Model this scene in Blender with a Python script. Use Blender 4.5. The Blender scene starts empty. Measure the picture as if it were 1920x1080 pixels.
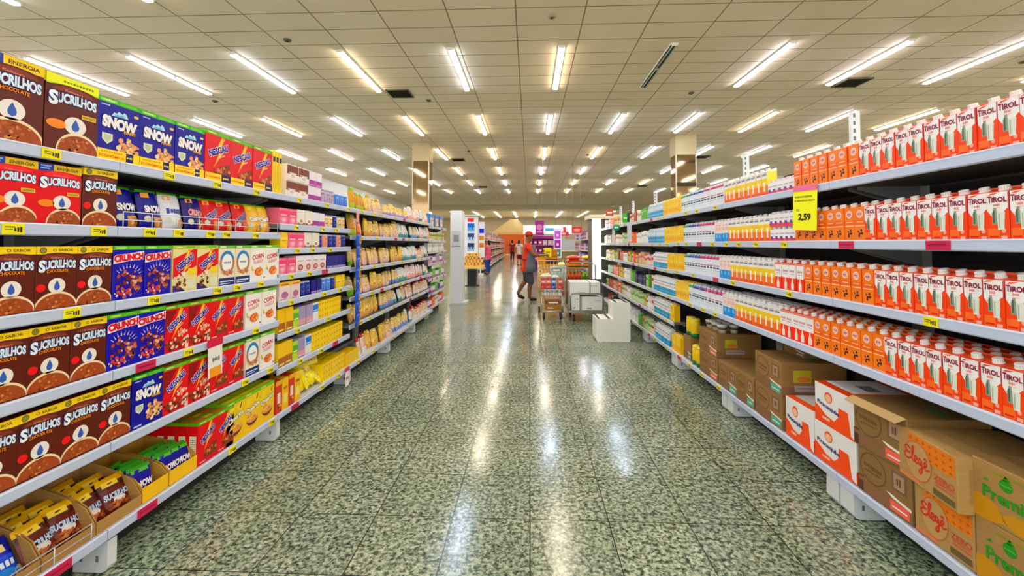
import bpy, bmesh, math, random
from mathutils import Matrix, Vector
RND = random.Random(11)
S = bpy.context.scene
COL = S.collection
PI = math.pi

# ------------------------------------------------------------------ materials
_M = {}
def lin(c):
    return c / 12.92 if c <= .04045 else ((c + .055) / 1.055) ** 2.4
def rgb(h, sat=1.):
    c = [int(h[i:i + 2], 16) / 255 for i in (0, 2, 4)]
    g = sum(c) / 3
    return tuple(lin(min(1., max(0., g + (x - g) * sat))) for x in c) + (1,)
def M(h, rough=.38, metal=0., emit=0., bump=0.):
    k = (h, rough, metal, emit, bump)
    if k in _M: return _M[k]
    m = bpy.data.materials.new('paint_' + h); m.use_nodes = True
    n = m.node_tree.nodes; b = n['Principled BSDF']
    b.inputs['Base Color'].default_value = rgb(h, 1.16)
    b.inputs['Roughness'].default_value = rough
    if not metal: b.inputs['Specular IOR Level'].default_value = .28
    b.inputs['Metallic'].default_value = metal
    if emit:
        b.inputs['Emission Color'].default_value = rgb(h)
        b.inputs['Emission Strength'].default_value = emit
    if bump:
        L = m.node_tree.links
        t = n.new('ShaderNodeTexCoord'); z = n.new('ShaderNodeTexNoise'); z.inputs['Scale'].default_value = 60
        u = n.new('ShaderNodeBump'); u.inputs['Strength'].default_value = bump; u.inputs['Distance'].default_value = .01
        L.new(t.outputs['Object'], z.inputs['Vector']); L.new(z.outputs['Fac'], u.inputs['Height']); L.new(u.outputs['Normal'], b.inputs['Normal'])
    _M[k] = m
    return m
def FILM(h): return M(h, .22)
def CARD(h):
    """corrugated brown card with a faint fibre mottle"""
    k = ('card', h)
    if k in _M: return _M[k]
    m = bpy.data.materials.new('card_' + h); m.use_nodes = True
    n = m.node_tree.nodes; L = m.node_tree.links; b = n['Principled BSDF']
    t = n.new('ShaderNodeTexCoord'); z = n.new('ShaderNodeTexNoise'); z.inputs['Scale'].default_value = 25; z.inputs['Detail'].default_value = 5
    mp = n.new('ShaderNodeMapping'); mp.inputs['Scale'].default_value = (1, 1, 6)
    mx = n.new('ShaderNodeMix'); mx.data_type = 'RGBA'
    c = rgb(h)
    mx.inputs['A'].default_value = tuple(x * .82 for x in c[:3]) + (1,); mx.inputs['B'].default_value = tuple(min(1, x * 1.12) for x in c[:3]) + (1,)
    L.new(t.outputs['Object'], mp.inputs['Vector']); L.new(mp.outputs['Vector'], z.inputs['Vector']); L.new(z.outputs['Fac'], mx.inputs['Factor'])
    L.new(mx.outputs['Result'], b.inputs['Base Color']); b.inputs['Roughness'].default_value = .75
    _M[k] = m
    return m

# ------------------------------------------------------------------ text outlines (built-in font)
_T = {}
def text_geo(s, bold=0.):
    k = (s, bold)
    if k in _T: return _T[k]
    def conv(off):
        c = bpy.data.curves.new('t', 'FONT'); c.body = s; c.size = 1; c.offset = off; c.resolution_u = 3
        o = bpy.data.objects.new('t', c); COL.objects.link(o)
        dg = bpy.context.evaluated_depsgraph_get(); e = o.evaluated_get(dg); me = e.to_mesh()
        vs = [(v.co.x, v.co.y) for v in me.vertices]; fs = [tuple(p.vertices) for p in me.polygons]
        e.to_mesh_clear(); bpy.data.objects.remove(o); bpy.data.curves.remove(c)
        return vs, fs
    v0, f0 = conv(0.)
    x0 = min(p[0] for p in v0); x1 = max(p[0] for p in v0); y0 = min(p[1] for p in v0); y1 = max(p[1] for p in v0)
    vs, fs = (v0, f0) if bold == 0 else conv(bold)
    r = ([((x - (x0 + x1) / 2) / (x1 - x0), (y - (y0 + y1) / 2) / (y1 - y0)) for x, y in vs], fs)
    _T[k] = r
    return r

# ------------------------------------------------------------------ mesh builder
def DASH(n): return '~' + '-' * n
class MB:
    def __init__(s):
        s.v = []; s.f = []; s.m = []; s.sm = []; s.mats = []; s.fr = None; s.surf = None
    def mi(s, mat):
        if isinstance(mat, str): mat = M(mat)
        if mat not in s.mats: s.mats.append(mat)
        return s.mats.index(mat)
    def add(s, vs, fs, mat, smooth=False, mtx=None):
        o = len(s.v); i = s.mi(mat)
        s.v += [tuple(mtx @ Vector(p)) if mtx else tuple(p) for p in vs]
        for q in fs:
            s.f.append(tuple(o + k for k in q)); s.m.append(i); s.sm.append(smooth)
    def box(s, a, b, mat, bev=0., mtx=None):
        bm = bmesh.new(); bmesh.ops.create_cube(bm, size=1)
        for v in bm.verts:
            v.co = Vector([(a[i] + b[i]) / 2 + v.co[i] * (b[i] - a[i]) for i in range(3)])
        if bev: bmesh.ops.bevel(bm, geom=bm.edges[:], offset=bev, segments=1 if bev < .004 else 2, affect='EDGES', profile=.5)
        bm.verts.index_update()
        s.add([v.co[:] for v in bm.verts], [[v.index for v in f.verts] for f in bm.faces], mat, False, mtx); bm.free()
    def prism(s, poly, d0, d1, mat, axis=1):
        """poly = list of (a, b) in the plane across `axis`"""
        def P(a, b, d): return {0: (d, a, b), 1: (a, d, b), 2: (a, b, d)}[axis]
        n = len(poly); vs = [P(a, b, d0) for a, b in poly] + [P(a, b, d1) for a, b in poly]
        fs = [tuple(range(n))[::-1], tuple(range(n, 2 * n))] + [(i, (i + 1) % n, n + (i + 1) % n, n + i) for i in range(n)]
        s.add(vs, fs, mat)
    def tube(s, pts, r, mat, n=6, caps=True):
        pts = [Vector(p) for p in pts]; vs = []; fs = []
        for i, p in enumerate(pts):
            t = (pts[min(i + 1, len(pts) - 1)] - pts[max(i - 1, 0)]).normalized()
            u = t.cross(Vector((0, 0, 1)) if abs(t.z) < .9 else Vector((1, 0, 0))).normalized(); w = t.cross(u)
            rr = r[i] if isinstance(r, (list, tuple)) else r
            for k in range(n):
                a = 2 * PI * k / n
                vs.append(tuple(p + (u * math.cos(a) + w * math.sin(a)) * rr))
        for i in range(len(pts) - 1):
            for k in range(n):
                fs.append((i * n + k, i * n + (k + 1) % n, (i + 1) * n + (k + 1) % n, (i + 1) * n + k))
        if caps: fs += [tuple(range(n))[::-1], tuple(range((len(pts) - 1) * n, len(pts) * n))]
        s.add(vs, fs, mat, True)
    def lathe(s, prof, mat, c=(0, 0, 0), n=16, smooth=True, axis='z'):
        vs = []; fs = []
        for r, z in prof:
            for k in range(n):
                a = 2 * PI * k / n
                p = (r * math.cos(a), r * math.sin(a), z)
                if axis == 'y': p = (p[0], p[2], p[1])
                if axis == 'x': p = (p[2], p[0], p[1])
                vs.append((c[0] + p[0], c[1] + p[1], c[2] + p[2]))
        for i in range(len(prof) - 1):
            for k in range(n):
                fs.append((i * n + k, i * n + (k + 1) % n, (i + 1) * n + (k + 1) % n, (i + 1) * n + k))
        fs += [tuple(range(n))[::-1], tuple(range((len(prof) - 1) * n, len(prof) * n))]
        s.add(vs, fs, mat, smooth)
    # ---- printing on a flat (or bulged) face; u,v run 0..1
    def face(s, org, ux, uv, nrm): s.fr = (Vector(org), Vector(ux), Vector(uv), Vector(nrm)); return s
    def front(s, w, h, y=0.): return s.face((-w / 2, y, 0), (w, 0, 0), (0, 0, h), (0, -1, 0))
    def pt(s, u, v, l):
        if s.surf: return s.surf(u, v, .0009 + l * .0005)
        o, x, y, n = s.fr; u = min(1., max(0., u)); v = min(1., max(0., v))
        return tuple(o + x * u + y * v + n * (.0003 * l + .0002))
    def pg(s, pts, mat, l=1): s.add([s.pt(u, v, l) for u, v in pts], [tuple(range(len(pts)))], mat)
    def rect(s, u0, v0, u1, v1, mat, l=1, sk=0.): s.pg([(u0, v0), (u1, v0 + sk), (u1, v1 + sk), (u0, v1)], mat, l)
    def asp(s): return s.fr[1].length / s.fr[2].length
    def ell(s, cu, cv, ru, rv, mat, l=1, n=18, a0=0., a1=360., inner=0.):
        A = [math.radians(a0 + (a1 - a0) * k / n) for k in range(n + 1)]
        if inner:
            vs = [s.pt(cu + ru * math.cos(a), cv + rv * math.sin(a), l) for a in A] + [s.pt(cu + ru * inner * math.cos(a), cv + rv * inner * math.sin(a), l) for a in A]
            s.add(vs, [(i, i + 1, n + 2 + i, n + 1 + i) for i in range(n)], mat)
        else:
            if abs(a1 - a0) >= 359: A = A[:-1]
            s.pg([(cu + ru * math.cos(a), cv + rv * math.sin(a)) for a in A], mat, l)
    def blobs(s, cu, cv, ru, rv, n, cols, size, l=2, seed=1):
        r = random.Random(seed); a = s.asp()
        for i in range(n):
            t = r.random() * 2 * PI; q = math.sqrt(r.random())
            x = cu + ru * q * math.cos(t); y = cv + rv * q * math.sin(t); z = size * r.uniform(.6, 1.3); e = r.uniform(.5, 1.)
            th = r.random() * PI
            pts = []
            for k in range(6):
                b = 2 * PI * k / 6; px = z * math.cos(b); py = z * e * math.sin(b)
                pts.append((x + px * math.cos(th) - py * math.sin(th), y + (px * math.sin(th) + py * math.cos(th)) * a))
            s.pg(pts, cols[i % len(cols)], l + (i % 7) * .25)
    def text(s, t, cu, cv, w, h, mat, l=3, rot=0., bold=.02, out=None, arc=0., skew=0.):
        if t[0] == '~':   # small print too blurred to read: a row of short dashes
            n = len(t) - 1; r = random.Random(n + int(cu * 99)); u = cu - w / 2; sl = math.tan(math.radians(rot)) * s.asp()
            for k in range(n):
                q = w / n; hh = h * r.uniform(.55, .95); v = cv + (u + q / 2 - cu) * sl
                if t[k + 1] != ' ': s.pg([(u + .08 * q, v - hh / 2), (u + .8 * q, v - hh / 2 + .4 * q * sl), (u + .8 * q, v + hh / 2 + .4 * q * sl), (u + .08 * q, v + hh / 2)], mat, l)
                u += q
            return
        a = s.asp(); c, d = math.cos(math.radians(rot)), math.sin(math.radians(rot))
        for (bo, mm, ll) in ([(bold + .055, out, l)] if out else []) + [(bold, mat, l + 1)]:
            vs, fs = text_geo(t, bo); P = []
            for x, y in vs:
                px = x * w + skew * y * h; py = y * h * (1 + arc * (1 - 4 * x * x) * 0) + arc * (1 - 4 * x * x) * h
                # rotate in true proportions
                X = px * a; Y = py
                P.append(s.pt(cu + (X * c - Y * d) / a, cv + X * d + Y * c, ll))
            s.add(P, fs, mm)
    def ribbon(s, pts, w, mat, l=3):
        a = s.asp(); P = [Vector((u * a, v)) for u, v in pts]; vs = []; n = len(P)
        for i, p in enumerate(P):
            t = (P[min(i + 1, n - 1)] - P[max(i - 1, 0)]).normalized(); q = Vector((-t.y, t.x)) * w / 2
            for z in (p + q, p - q): vs.append(s.pt(z.x / a, z.y, l + (i % 3) * .1))
        s.add(vs, [(2 * i, 2 * i + 1, 2 * i + 3, 2 * i + 2) for i in range(n - 1)], mat)
    def mesh(s, name):
        me = bpy.data.meshes.new(name); me.from_pydata(s.v, [], s.f)
        for m in s.mats: me.materials.append(m)
        me.polygons.foreach_set('material_index', s.m); me.polygons.foreach_set('use_smooth', s.sm)
        me.update()
        return me

def obj(name, data, parent=None, loc=(0, 0, 0), rz=0., rot=None, scale=None):
    if isinstance(data, MB): data = data.mesh(name)
    o = bpy.data.objects.new(name, data); COL.objects.link(o)
    o.location = loc; o.rotation_euler = rot if rot else (0, 0, rz)
    if scale: o.scale = scale
    if parent: o.parent = parent
    return o
LABELS = {}
def tag(o, label, cat, group=None):
    n = len(label.replace(',', ' ').split())
    if not 4 <= n <= 16: print('LABEL LENGTH', n, label)
    if label in LABELS and not group: print('SAME LABEL', label)
    LABELS[label] = 1
    o['label'] = label; o['category'] = cat
    if group: o['group'] = group
    return o
def struct(name, mb):
    o = obj(name, mb); o['kind'] = 'structure'; return o
def nth(n): return '%d%s' % (n, 'th' if 10 < n % 100 < 14 else {1: 'st', 2: 'nd', 3: 'rd'}.get(n % 10, 'th'))

# ------------------------------------------------------------------ skinned figures
def skin(name, J, bones, mat, sub=1, parent=None, loc=(0, 0, 0), rz=0.):
    ks = list(J); me = bpy.data.meshes.new(name)
    me.from_pydata([J[k][0] for k in ks], [(ks.index(a), ks.index(b)) for a, b in bones], []); me.update()
    o = bpy.data.objects.new('t', me); COL.objects.link(o)
    o.modifiers.new('s', 'SKIN'); 
    for i, k in enumerate(ks):
        r = J[k][1]; me.skin_vertices[0].data[i].radius = r if isinstance(r, tuple) else (r, r)
        me.skin_vertices[0].data[i].use_root = (i == 0)
    u = o.modifiers.new('u', 'SUBSURF'); u.levels = sub; u.render_levels = sub
    dg = bpy.context.evaluated_depsgraph_get(); out = bpy.data.meshes.new_from_object(o.evaluated_get(dg))
    bpy.data.objects.remove(o)
    out.name = name; out.materials.clear(); out.materials.append(M(mat) if isinstance(mat, str) else mat)
    for p in out.polygons: p.use_smooth = True; p.material_index = 0
    return obj(name, out, parent, loc, rz)

# ================================================================== setting
def floor_mat():
    m = bpy.data.materials.new('polished_granite'); m.use_nodes = True
    n = m.node_tree.nodes; L = m.node_tree.links; b = n['Principled BSDF']
    g = n.new('ShaderNodeNewGeometry')
    def noise(sc, det, ro=.6):
        z = n.new('ShaderNodeTexNoise'); z.inputs['Scale'].default_value = sc; z.inputs['Detail'].default_value = det; z.inputs['Roughness'].default_value = ro
        L.new(g.outputs['Position'], z.inputs['Vector']); return z
    def ramp(src, stops):
        r = n.new('ShaderNodeValToRGB'); e = r.color_ramp.elements
        while len(e) < len(stops): e.new(.5)
        for i, (p, c) in enumerate(stops): e[i].position = p; e[i].color = rgb(c)
        L.new(src, r.inputs['Fac']); return r
    def mix(a, bb, fac, mode='MIX'):
        x = n.new('ShaderNodeMix'); x.data_type = 'RGBA'; x.blend_type = mode
        for s_, v in (('A', a), ('B', bb), ('Factor', fac)):
            if isinstance(v, (int, float)): x.inputs[s_].default_value = v
            elif isinstance(v, tuple): x.inputs[s_].default_value = v
            else: L.new(v, x.inputs[s_])
        return x.outputs['Result']
    vo = n.new('ShaderNodeTexVoronoi'); vo.inputs['Scale'].default_value = 85; vo.inputs['Randomness'].default_value = 1.
    L.new(g.outputs['Position'], vo.inputs['Vector'])
    sr = n.new('ShaderNodeSeparateXYZ'); L.new(vo.outputs['Color'], sr.inputs[0])
    gm = n.new('ShaderNodeMix'); gm.data_type = 'FLOAT'; gm.inputs['Factor'].default_value = .68
    gr = n.new('ShaderNodeMapRange'); gr.inputs['To Min'].default_value = .3; gr.inputs['To Max'].default_value = .72
    L.new(sr.outputs[0], gr.inputs['Value']); L.new(gr.outputs['Result'], gm.inputs['A']); L.new(noise(46, 4.5, .66).outputs['Fac'], gm.inputs['B'])
    sp = ramp(gm.outputs['Result'], [(.38, '253129'), (.45, '677a68'), (.505, 'a1ae97'), (.57, 'd0d5c0'), (.66, 'f2f0dc')])
    bl = ramp(noise(2.2, 4).outputs['Fac'], [(.3, 'aebdb4'), (.55, 'd8dcd0'), (.75, 'efe6cf')])
    c = mix(sp.outputs['Color'], bl.outputs['Color'], .55, 'MULTIPLY')
    # each slab has its own tone
    sc = n.new('ShaderNodeVectorMath'); sc.operation = 'SCALE'; sc.inputs['Scale'].default_value = 1 / .39
    ad = n.new('ShaderNodeVectorMath'); ad.operation = 'ADD'; ad.inputs[1].default_value = (.0, .18, .5)
    fl = n.new('ShaderNodeVectorMath'); fl.operation = 'FLOOR'
    L.new(g.outputs['Position'], ad.inputs[0]); L.new(ad.outputs[0], sc.inputs[0]); L.new(sc.outputs[0], fl.inputs[0])
    wn = n.new('ShaderNodeTexWhiteNoise'); L.new(fl.outputs[0], wn.inputs['Vector'])
    tone = ramp(wn.outputs['Value'], [(0., 'd6ded4'), (.5, 'eaeee2'), (1., 'fafaf2')])
    c = mix(c, tone.outputs['Color'], .8, 'MULTIPLY')
    br = n.new('ShaderNodeTexBrick'); br.offset = 0; br.inputs['Scale'].default_value = 1
    br.inputs['Brick Width'].default_value = .39; br.inputs['Row Height'].default_value = .39; br.inputs['Mortar Size'].default_value = .003
    br.inputs['Mortar Smooth'].default_value = .3
    L.new(ad.outputs[0], br.inputs['Vector'])
    c = mix(c, rgb('1c231c'), br.outputs['Fac'])
    L.new(c, b.inputs['Base Color'])
    r = n.new('ShaderNodeMapRange'); r.inputs['From Min'].default_value = .3; r.inputs['From Max'].default_value = .7
    r.inputs['To Min'].default_value = .10; r.inputs['To Max'].default_value = .22
    L.new(noise(3, 4).outputs['Fac'], r.inputs['Value']); L.new(r.outputs['Result'], b.inputs['Roughness'])
    b.inputs['Specular IOR Level'].default_value = .65
    u = n.new('ShaderNodeBump'); u.inputs['Strength'].default_value = .08; u.inputs['Distance'].default_value = .004
    L.new(noise(9, 3).outputs['Fac'], u.inputs['Height']); L.new(u.outputs['Normal'], b.inputs['Normal'])
    return m
def ceiling_mat():
    m = bpy.data.materials.new('ceiling_tiles'); m.use_nodes = True
    n = m.node_tree.nodes; L = m.node_tree.links; b = n['Principled BSDF']
    g = n.new('ShaderNodeNewGeometry')
    ad = n.new('ShaderNodeVectorMath'); ad.operation = 'ADD'; ad.inputs[1].default_value = (24.8, 22.2 + .007, 0)
    L.new(g.outputs['Position'], ad.inputs[0])
    br = n.new('ShaderNodeTexBrick'); br.offset = 0; br.inputs['Scale'].default_value = 1
    br.inputs['Brick Width'].default_value = 1.228; br.inputs['Row Height'].default_value = .601; br.inputs['Mortar Size'].default_value = .013; br.inputs['Mortar Smooth'].default_value = .2
    br.inputs['Color1'].default_value = rgb('f6e0c2'); br.inputs['Color2'].default_value = rgb('f1dabb'); br.inputs['Mortar'].default_value = rgb('947f52')
    L.new(ad.outputs[0], br.inputs['Vector'])
    L.new(br.outputs['Color'], b.inputs['Base Color']); b.inputs['Roughness'].default_value = .7
    return m

CH = 5.5
f = MB(); f.add([(-13, -9, 0), (16, -9, 0), (16, 62, 0), (-13, 62, 0)], [(0, 1, 2, 3)], floor_mat()); struct('floor', f)
f = MB(); f.add([(-13, -9, CH), (16, -9, CH), (16, 45, CH), (-13, 45, CH)], [(3, 2, 1, 0)], ceiling_mat())
f.add([(-13, 45, 5.02), (16, 45, 5.02), (16, 62, 5.02), (-13, 62, 5.02)], [(3, 2, 1, 0)], M('d9c3a0', .7)); struct('ceiling', f)
f = MB(); f.box((-13, 44.8, 5.0), (16, 45, CH), M('cfc4a8', .7)); struct('trim_1', f)
def panel_wall(name, a, b, base, joint):
    m = bpy.data.materials.new(name); m.use_nodes = True
    n = m.node_tree.nodes; L = m.node_tree.links
    g = n.new('ShaderNodeNewGeometry'); w = n.new('ShaderNodeTexBrick'); w.offset = 0; w.inputs['Scale'].default_value = 1
    sx = n.new('ShaderNodeSeparateXYZ'); cx = n.new('ShaderNodeCombineXYZ')
    L.new(g.outputs['Position'], sx.inputs[0]); ad = n.new('ShaderNodeMath'); L.new(sx.outputs[0], ad.inputs[0]); L.new(sx.outputs[1], ad.inputs[1])
    L.new(ad.outputs[0], cx.inputs[0]); L.new(sx.outputs[2], cx.inputs[1]); L.new(cx.outputs[0], w.inputs['Vector'])
    w.inputs['Brick Width'].default_value = 1.2; w.inputs['Row Height'].default_value = 1.2; w.inputs['Mortar Size'].default_value = .012
    w.inputs['Color1'].default_value = rgb(base); w.inputs['Color2'].default_value = rgb(base); w.inputs['Mortar'].default_value = rgb(joint)
    L.new(w.outputs['Color'], n['Principled BSDF'].inputs['Base Color']); n['Principled BSDF'].inputs['Roughness'].default_value = .5
    f = MB(); f.box(a, b, m); return struct(name, f)
panel_wall('wall_left', (-13.2, -9, 0), (-13, 62, CH), 'eef0ea', 'd5d8d0')
panel_wall('wall_right', (16, -9, 0), (16.2, 62, CH), 'ece6d6', 'd8d0bc')
panel_wall('wall_back', (-13, 62, 0), (16, 62.2, 5.02), 'b9ab84', 'a09370')

# --- luminaires ---------------------------------------------------------------
LK = 1.0
TUBE = {'warm': M('ffedd6', .5, 0, 16 * LK), 'cool': M('d2e2ff', .5, 0, 16 * LK), 'pink': M('f2ebff', .5, 0, 16 * LK)}
def fixture_meshes():
    h = MB(); w = 'e8e6dc'
    h.prism([(-.085, 0), (.085, 0), (.07, -.035), (-.07, -.035)], -1.21, 1.21, M(w, .4))
    h.box((-.05, -.03, -.05), (.05, .03, -.034), M(w, .4))
    for y in (-1.2, 1.2): h.box((-.06, y - .012, -.06), (.06, y + .012, -.034), M(w, .4))
    out = {'housing': h.mesh('housing')}
    for k, mt in TUBE.items():
        t = MB(); t.prism([(-.062, -.0352), (.062, -.0352), (.05, -.062), (.02, -.07), (-.02, -.07), (-.05, -.062)], -.555, .555, mt); out[k] = t.mesh('tube_' + k)
    d = MB(); d.box((-.075, -1.19, -.0352), (.075, 1.19, -.0362), M('3d4436', .5))
    for x in (-.04, .04):
        for y in (-.6, .6): d.tube([(x, y - .57, -.055), (x, y + .57, -.055)], .013, M('b8c0ac', .3), 8)
    out['dead'] = d.mesh('dead_tubes')
    return out
FX = fixture_meshes()
XC = [-11.1, -8.75, -6.4, -4.04, -1.66, .68, 2.99, 5.37, 7.7, 10.1, 12.5]
YC = [-4.3, .4, 5.52, 9.87, 14.45, 19.1, 23.7, 28.3, 32.9]
KIND = {(9.87, 0): 'pink', (9.87, 1): 'pink', (9.87, 2): 'cool', (9.87, 3): 'warm', (9.87, 4): 'cool', (9.87, 5): 'warm', (9.87, 6): 'dead', (9.87, 7): 'pink', (9.87, 8): 'pink', (9.87, 9): 'pink', (9.87, 10): 'warm',
        (14.45, 4): 'warm', (14.45, 5): 'cool', (14.45, 6): 'cool', (14.45, 7): 'cool', (14.45, 8): 'warm', (14.45, 3): 'warm', (14.45, 2): 'cool', (14.45, 1): 'warm',
        (19.1, 3): 'warm', (19.1, 4): 'warm', (19.1, 5): 'warm', (19.1, 6): 'warm', (19.1, 7): 'cool', (19.1, 8): 'cool', (19.1, 2): 'cool'}
HUE = {'warm': 'warm white', 'cool': 'cool white', 'pink': 'pinkish white', 'dead': 'unlit'}
rl = random.Random(3)
for j, y in enumerate(YC):
    for i, x in enumerate(XC):
        k = KIND.get((y, i)) or rl.choice(['warm', 'cool', 'cool', 'pink', 'warm'])
        t = obj('ceiling_light', None, None, (x, y, CH))
        obj('housing', FX['housing'], t)
        if k == 'dead': obj('tube', FX['dead'], t)
        else:
            for s_ in (-1, 1): obj('tube', FX[k], t, (0, s_ * .605, 0))
        if j < 3: lab = '%s ceiling light, %s column from left wall, %s row behind the first full row' % (HUE[k], nth(i + 1), nth(3 - j))
        else: lab = '%s twin ceiling light, %s full row from camera, %s column from left wall' % (HUE[k], nth(j - 2), nth(i + 1))
        tag(t, lab, 'light', 'twin batten lights in ceiling rows')
for i, x in enumerate([-9., -6.4, -4.0, -1.8, .75, 3.7, 6.6, 9.6]):
    t = obj('ceiling_light', None, None, (x, 53., 5.02)); obj('housing', FX['housing'], t, scale=(1.6, 4.5, 1))
    for s_ in (-1, 1): obj('tube', FX['pink' if i % 2 else 'warm'], t, (0, s_ * 2.8, 0), scale=(1.6, 4.5, 1))
    tag(t, 'long ceiling light under the lower far ceiling, %s from left wall' % nth(i + 1), 'light', 'long lights on the far lower ceiling')

def vent(x, y, sx, sy, lab):
    t = obj('ceiling_vent', None, None, (x, y, CH))
    g = MB(); g.box((-sx / 2, -sy / 2, -.012), (sx / 2, sy / 2, 0), M('3b3a2c', .6)); obj('backing', g, t)
    g = MB(); w = M('6b6650', .5)
    for a, b in (((-sx / 2, -sy / 2), (sx / 2, -sy / 2 + .03)), ((-sx / 2, sy / 2 - .03), (sx / 2, sy / 2)), ((-sx / 2, -sy / 2), (-sx / 2 + .03, sy / 2)), ((sx / 2 - .03, -sy / 2), (sx / 2, sy / 2))):
        g.box(a + (-.03,), b + (-.0121,), w)
    obj('frame', g, t)
    g = MB()
    for k in range(9):
        yy = -sy / 2 + .05 + k * (sy - .1) / 8
        g.prism([(yy - .012, -.028), (yy - .008, -.028), (yy + .014, -.013), (yy + .01, -.013)], -sx / 2 + .03, sx / 2 - .03, M('55523f', .5), axis=0)
    obj('slats', g, t)
    tag(t, lab, 'vent', 'dark square ceiling vents')
vent(-3.55, 11.3, .62, .62, 'dark square ceiling vent by the warm light left of the aisle')
vent(8.25, 11.0, .62, .62, 'dark square ceiling vent beside a pinkish light over the right shelves')
vent(-3.5, 20.5, .62, .62, 'small dark ceiling vent next to the left pillar')
vent(8.2, 20.3, .62, .62, 'small dark ceiling vent beyond the right pillar')
vent(-3.4, 30.5, .62, .62, 'tiny dark ceiling vent farthest back on the left')
vent(8.1, 30.5, .62, .62, 'tiny dark ceiling vent farthest back on the right')
for x, y, lab in [(.41, 7.53, 'small round smoke detector at the top centre of the ceiling'), (-2.9, 11.9, 'small dark ceiling sensor right of the left square vent'), (4.43, 11.6, 'small dark ceiling sensor ahead of the unlit light'),
                  (-9.1, 11.7, 'small dark ceiling sensor at far left past a pinkish light'), (2.7, 19.6, 'small dark ceiling sensor deep over the aisle, right of centre'), (-2.7, 18.6, 'small dark ceiling sensor deep over the aisle, left of centre'), (11.2, 9.9, 'small brown ceiling sensor at far right above the milk cartons'), (-4.9, 8.2, 'small dark ceiling sensor at the upper left, nearest row')]:
    t = obj('smoke_detector', None, None, (x, y, CH)); g = MB(); g.lathe([(.075, 0), (.078, -.012), (.062, -.03), (.05, -.034)], M('5a5546' if 'dark' in lab or 'brown' in lab else 'a59b80', .5)); obj('body', g, t)
    g = MB(); g.lathe([(.03, -.0341), (.026, -.045), (.01, -.048)], M('3b382e', .5)); obj('cap', g, t)
    tag(t, lab, 'smoke detector')

# --- mirrored pillars -----------------------------------------------------------
def pillar(name, x, y, w, lab):
    g = MB(); g.box((x - w / 2, y, 0), (x + w / 2, y + .6, CH), M('a68c68', .06, .85))
    for sx in (-1, 1): g.box((x + sx * w / 2 - .02, y - .02, 0), (x + sx * w / 2 + .02, y + .03, CH - .001), M('d9d2b8', .3))
    g.box((x - w / 2 - .025, y - .025, 4.75), (x + w / 2 + .025, y + .625, CH - .001), M('c6b58f', .6))
    struct(name, g)
pillar('pillar_left', -4.45, 17., .66, '')
pillar('pillar_right', 5.95, 16.2, .74, '')
t = obj('notice_band', None, None, (5.95, 16.17, 3.55)); g = MB(); g.box((-.36, -.012, 0), (.36, 0, .13), M('3a2f26')); tag(obj('dark_band', g, t).parent, 'dark narrow sign band fixed around the right pillar', 'sign')

# ================================================================== gondola shelving
LIP = M('c4cee2', .35); LIPW = M('e7ebf0', .35); DECK = M('6f6b69', .5); BACK = M('3c3b3b', .6); POST = M('a9aaa2', .45); FOOT = M('d9dcdc', .4)
YEL = M('e9dc12', .4); YTX = M('6f6a10', .5); MAG = M('c22a55', .4)
_tagm = {}
def tag_mesh(w, red):
    k = (round(w, 3), red)
    if k not in _tagm:
        m = MB(); m.box((-w / 2, -.0035, -.019), (w / 2, 0, .019), MAG if red else YEL, .001); m.fr = (Vector((-w / 2, -.0035, -.019)), Vector((w, 0, 0)), Vector((0, 0, .038)), Vector((0, -1, 0)))
        if not red:
            m.rect(.1, .62, .55, .72, YTX); m.rect(.1, .42, .45, .5, YTX); m.text(DASH(3), .7, .45, .4, .5, M('2a2a08'), 1)
        else: m.rect(.12, .45, .85, .6, M('8d1c3c'))
        _tagm[k] = m.mesh('price_tag')
    return _tagm[k]
SN6 = ['top', 'second', 'third', 'fourth', 'fifth', 'bottom']
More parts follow.
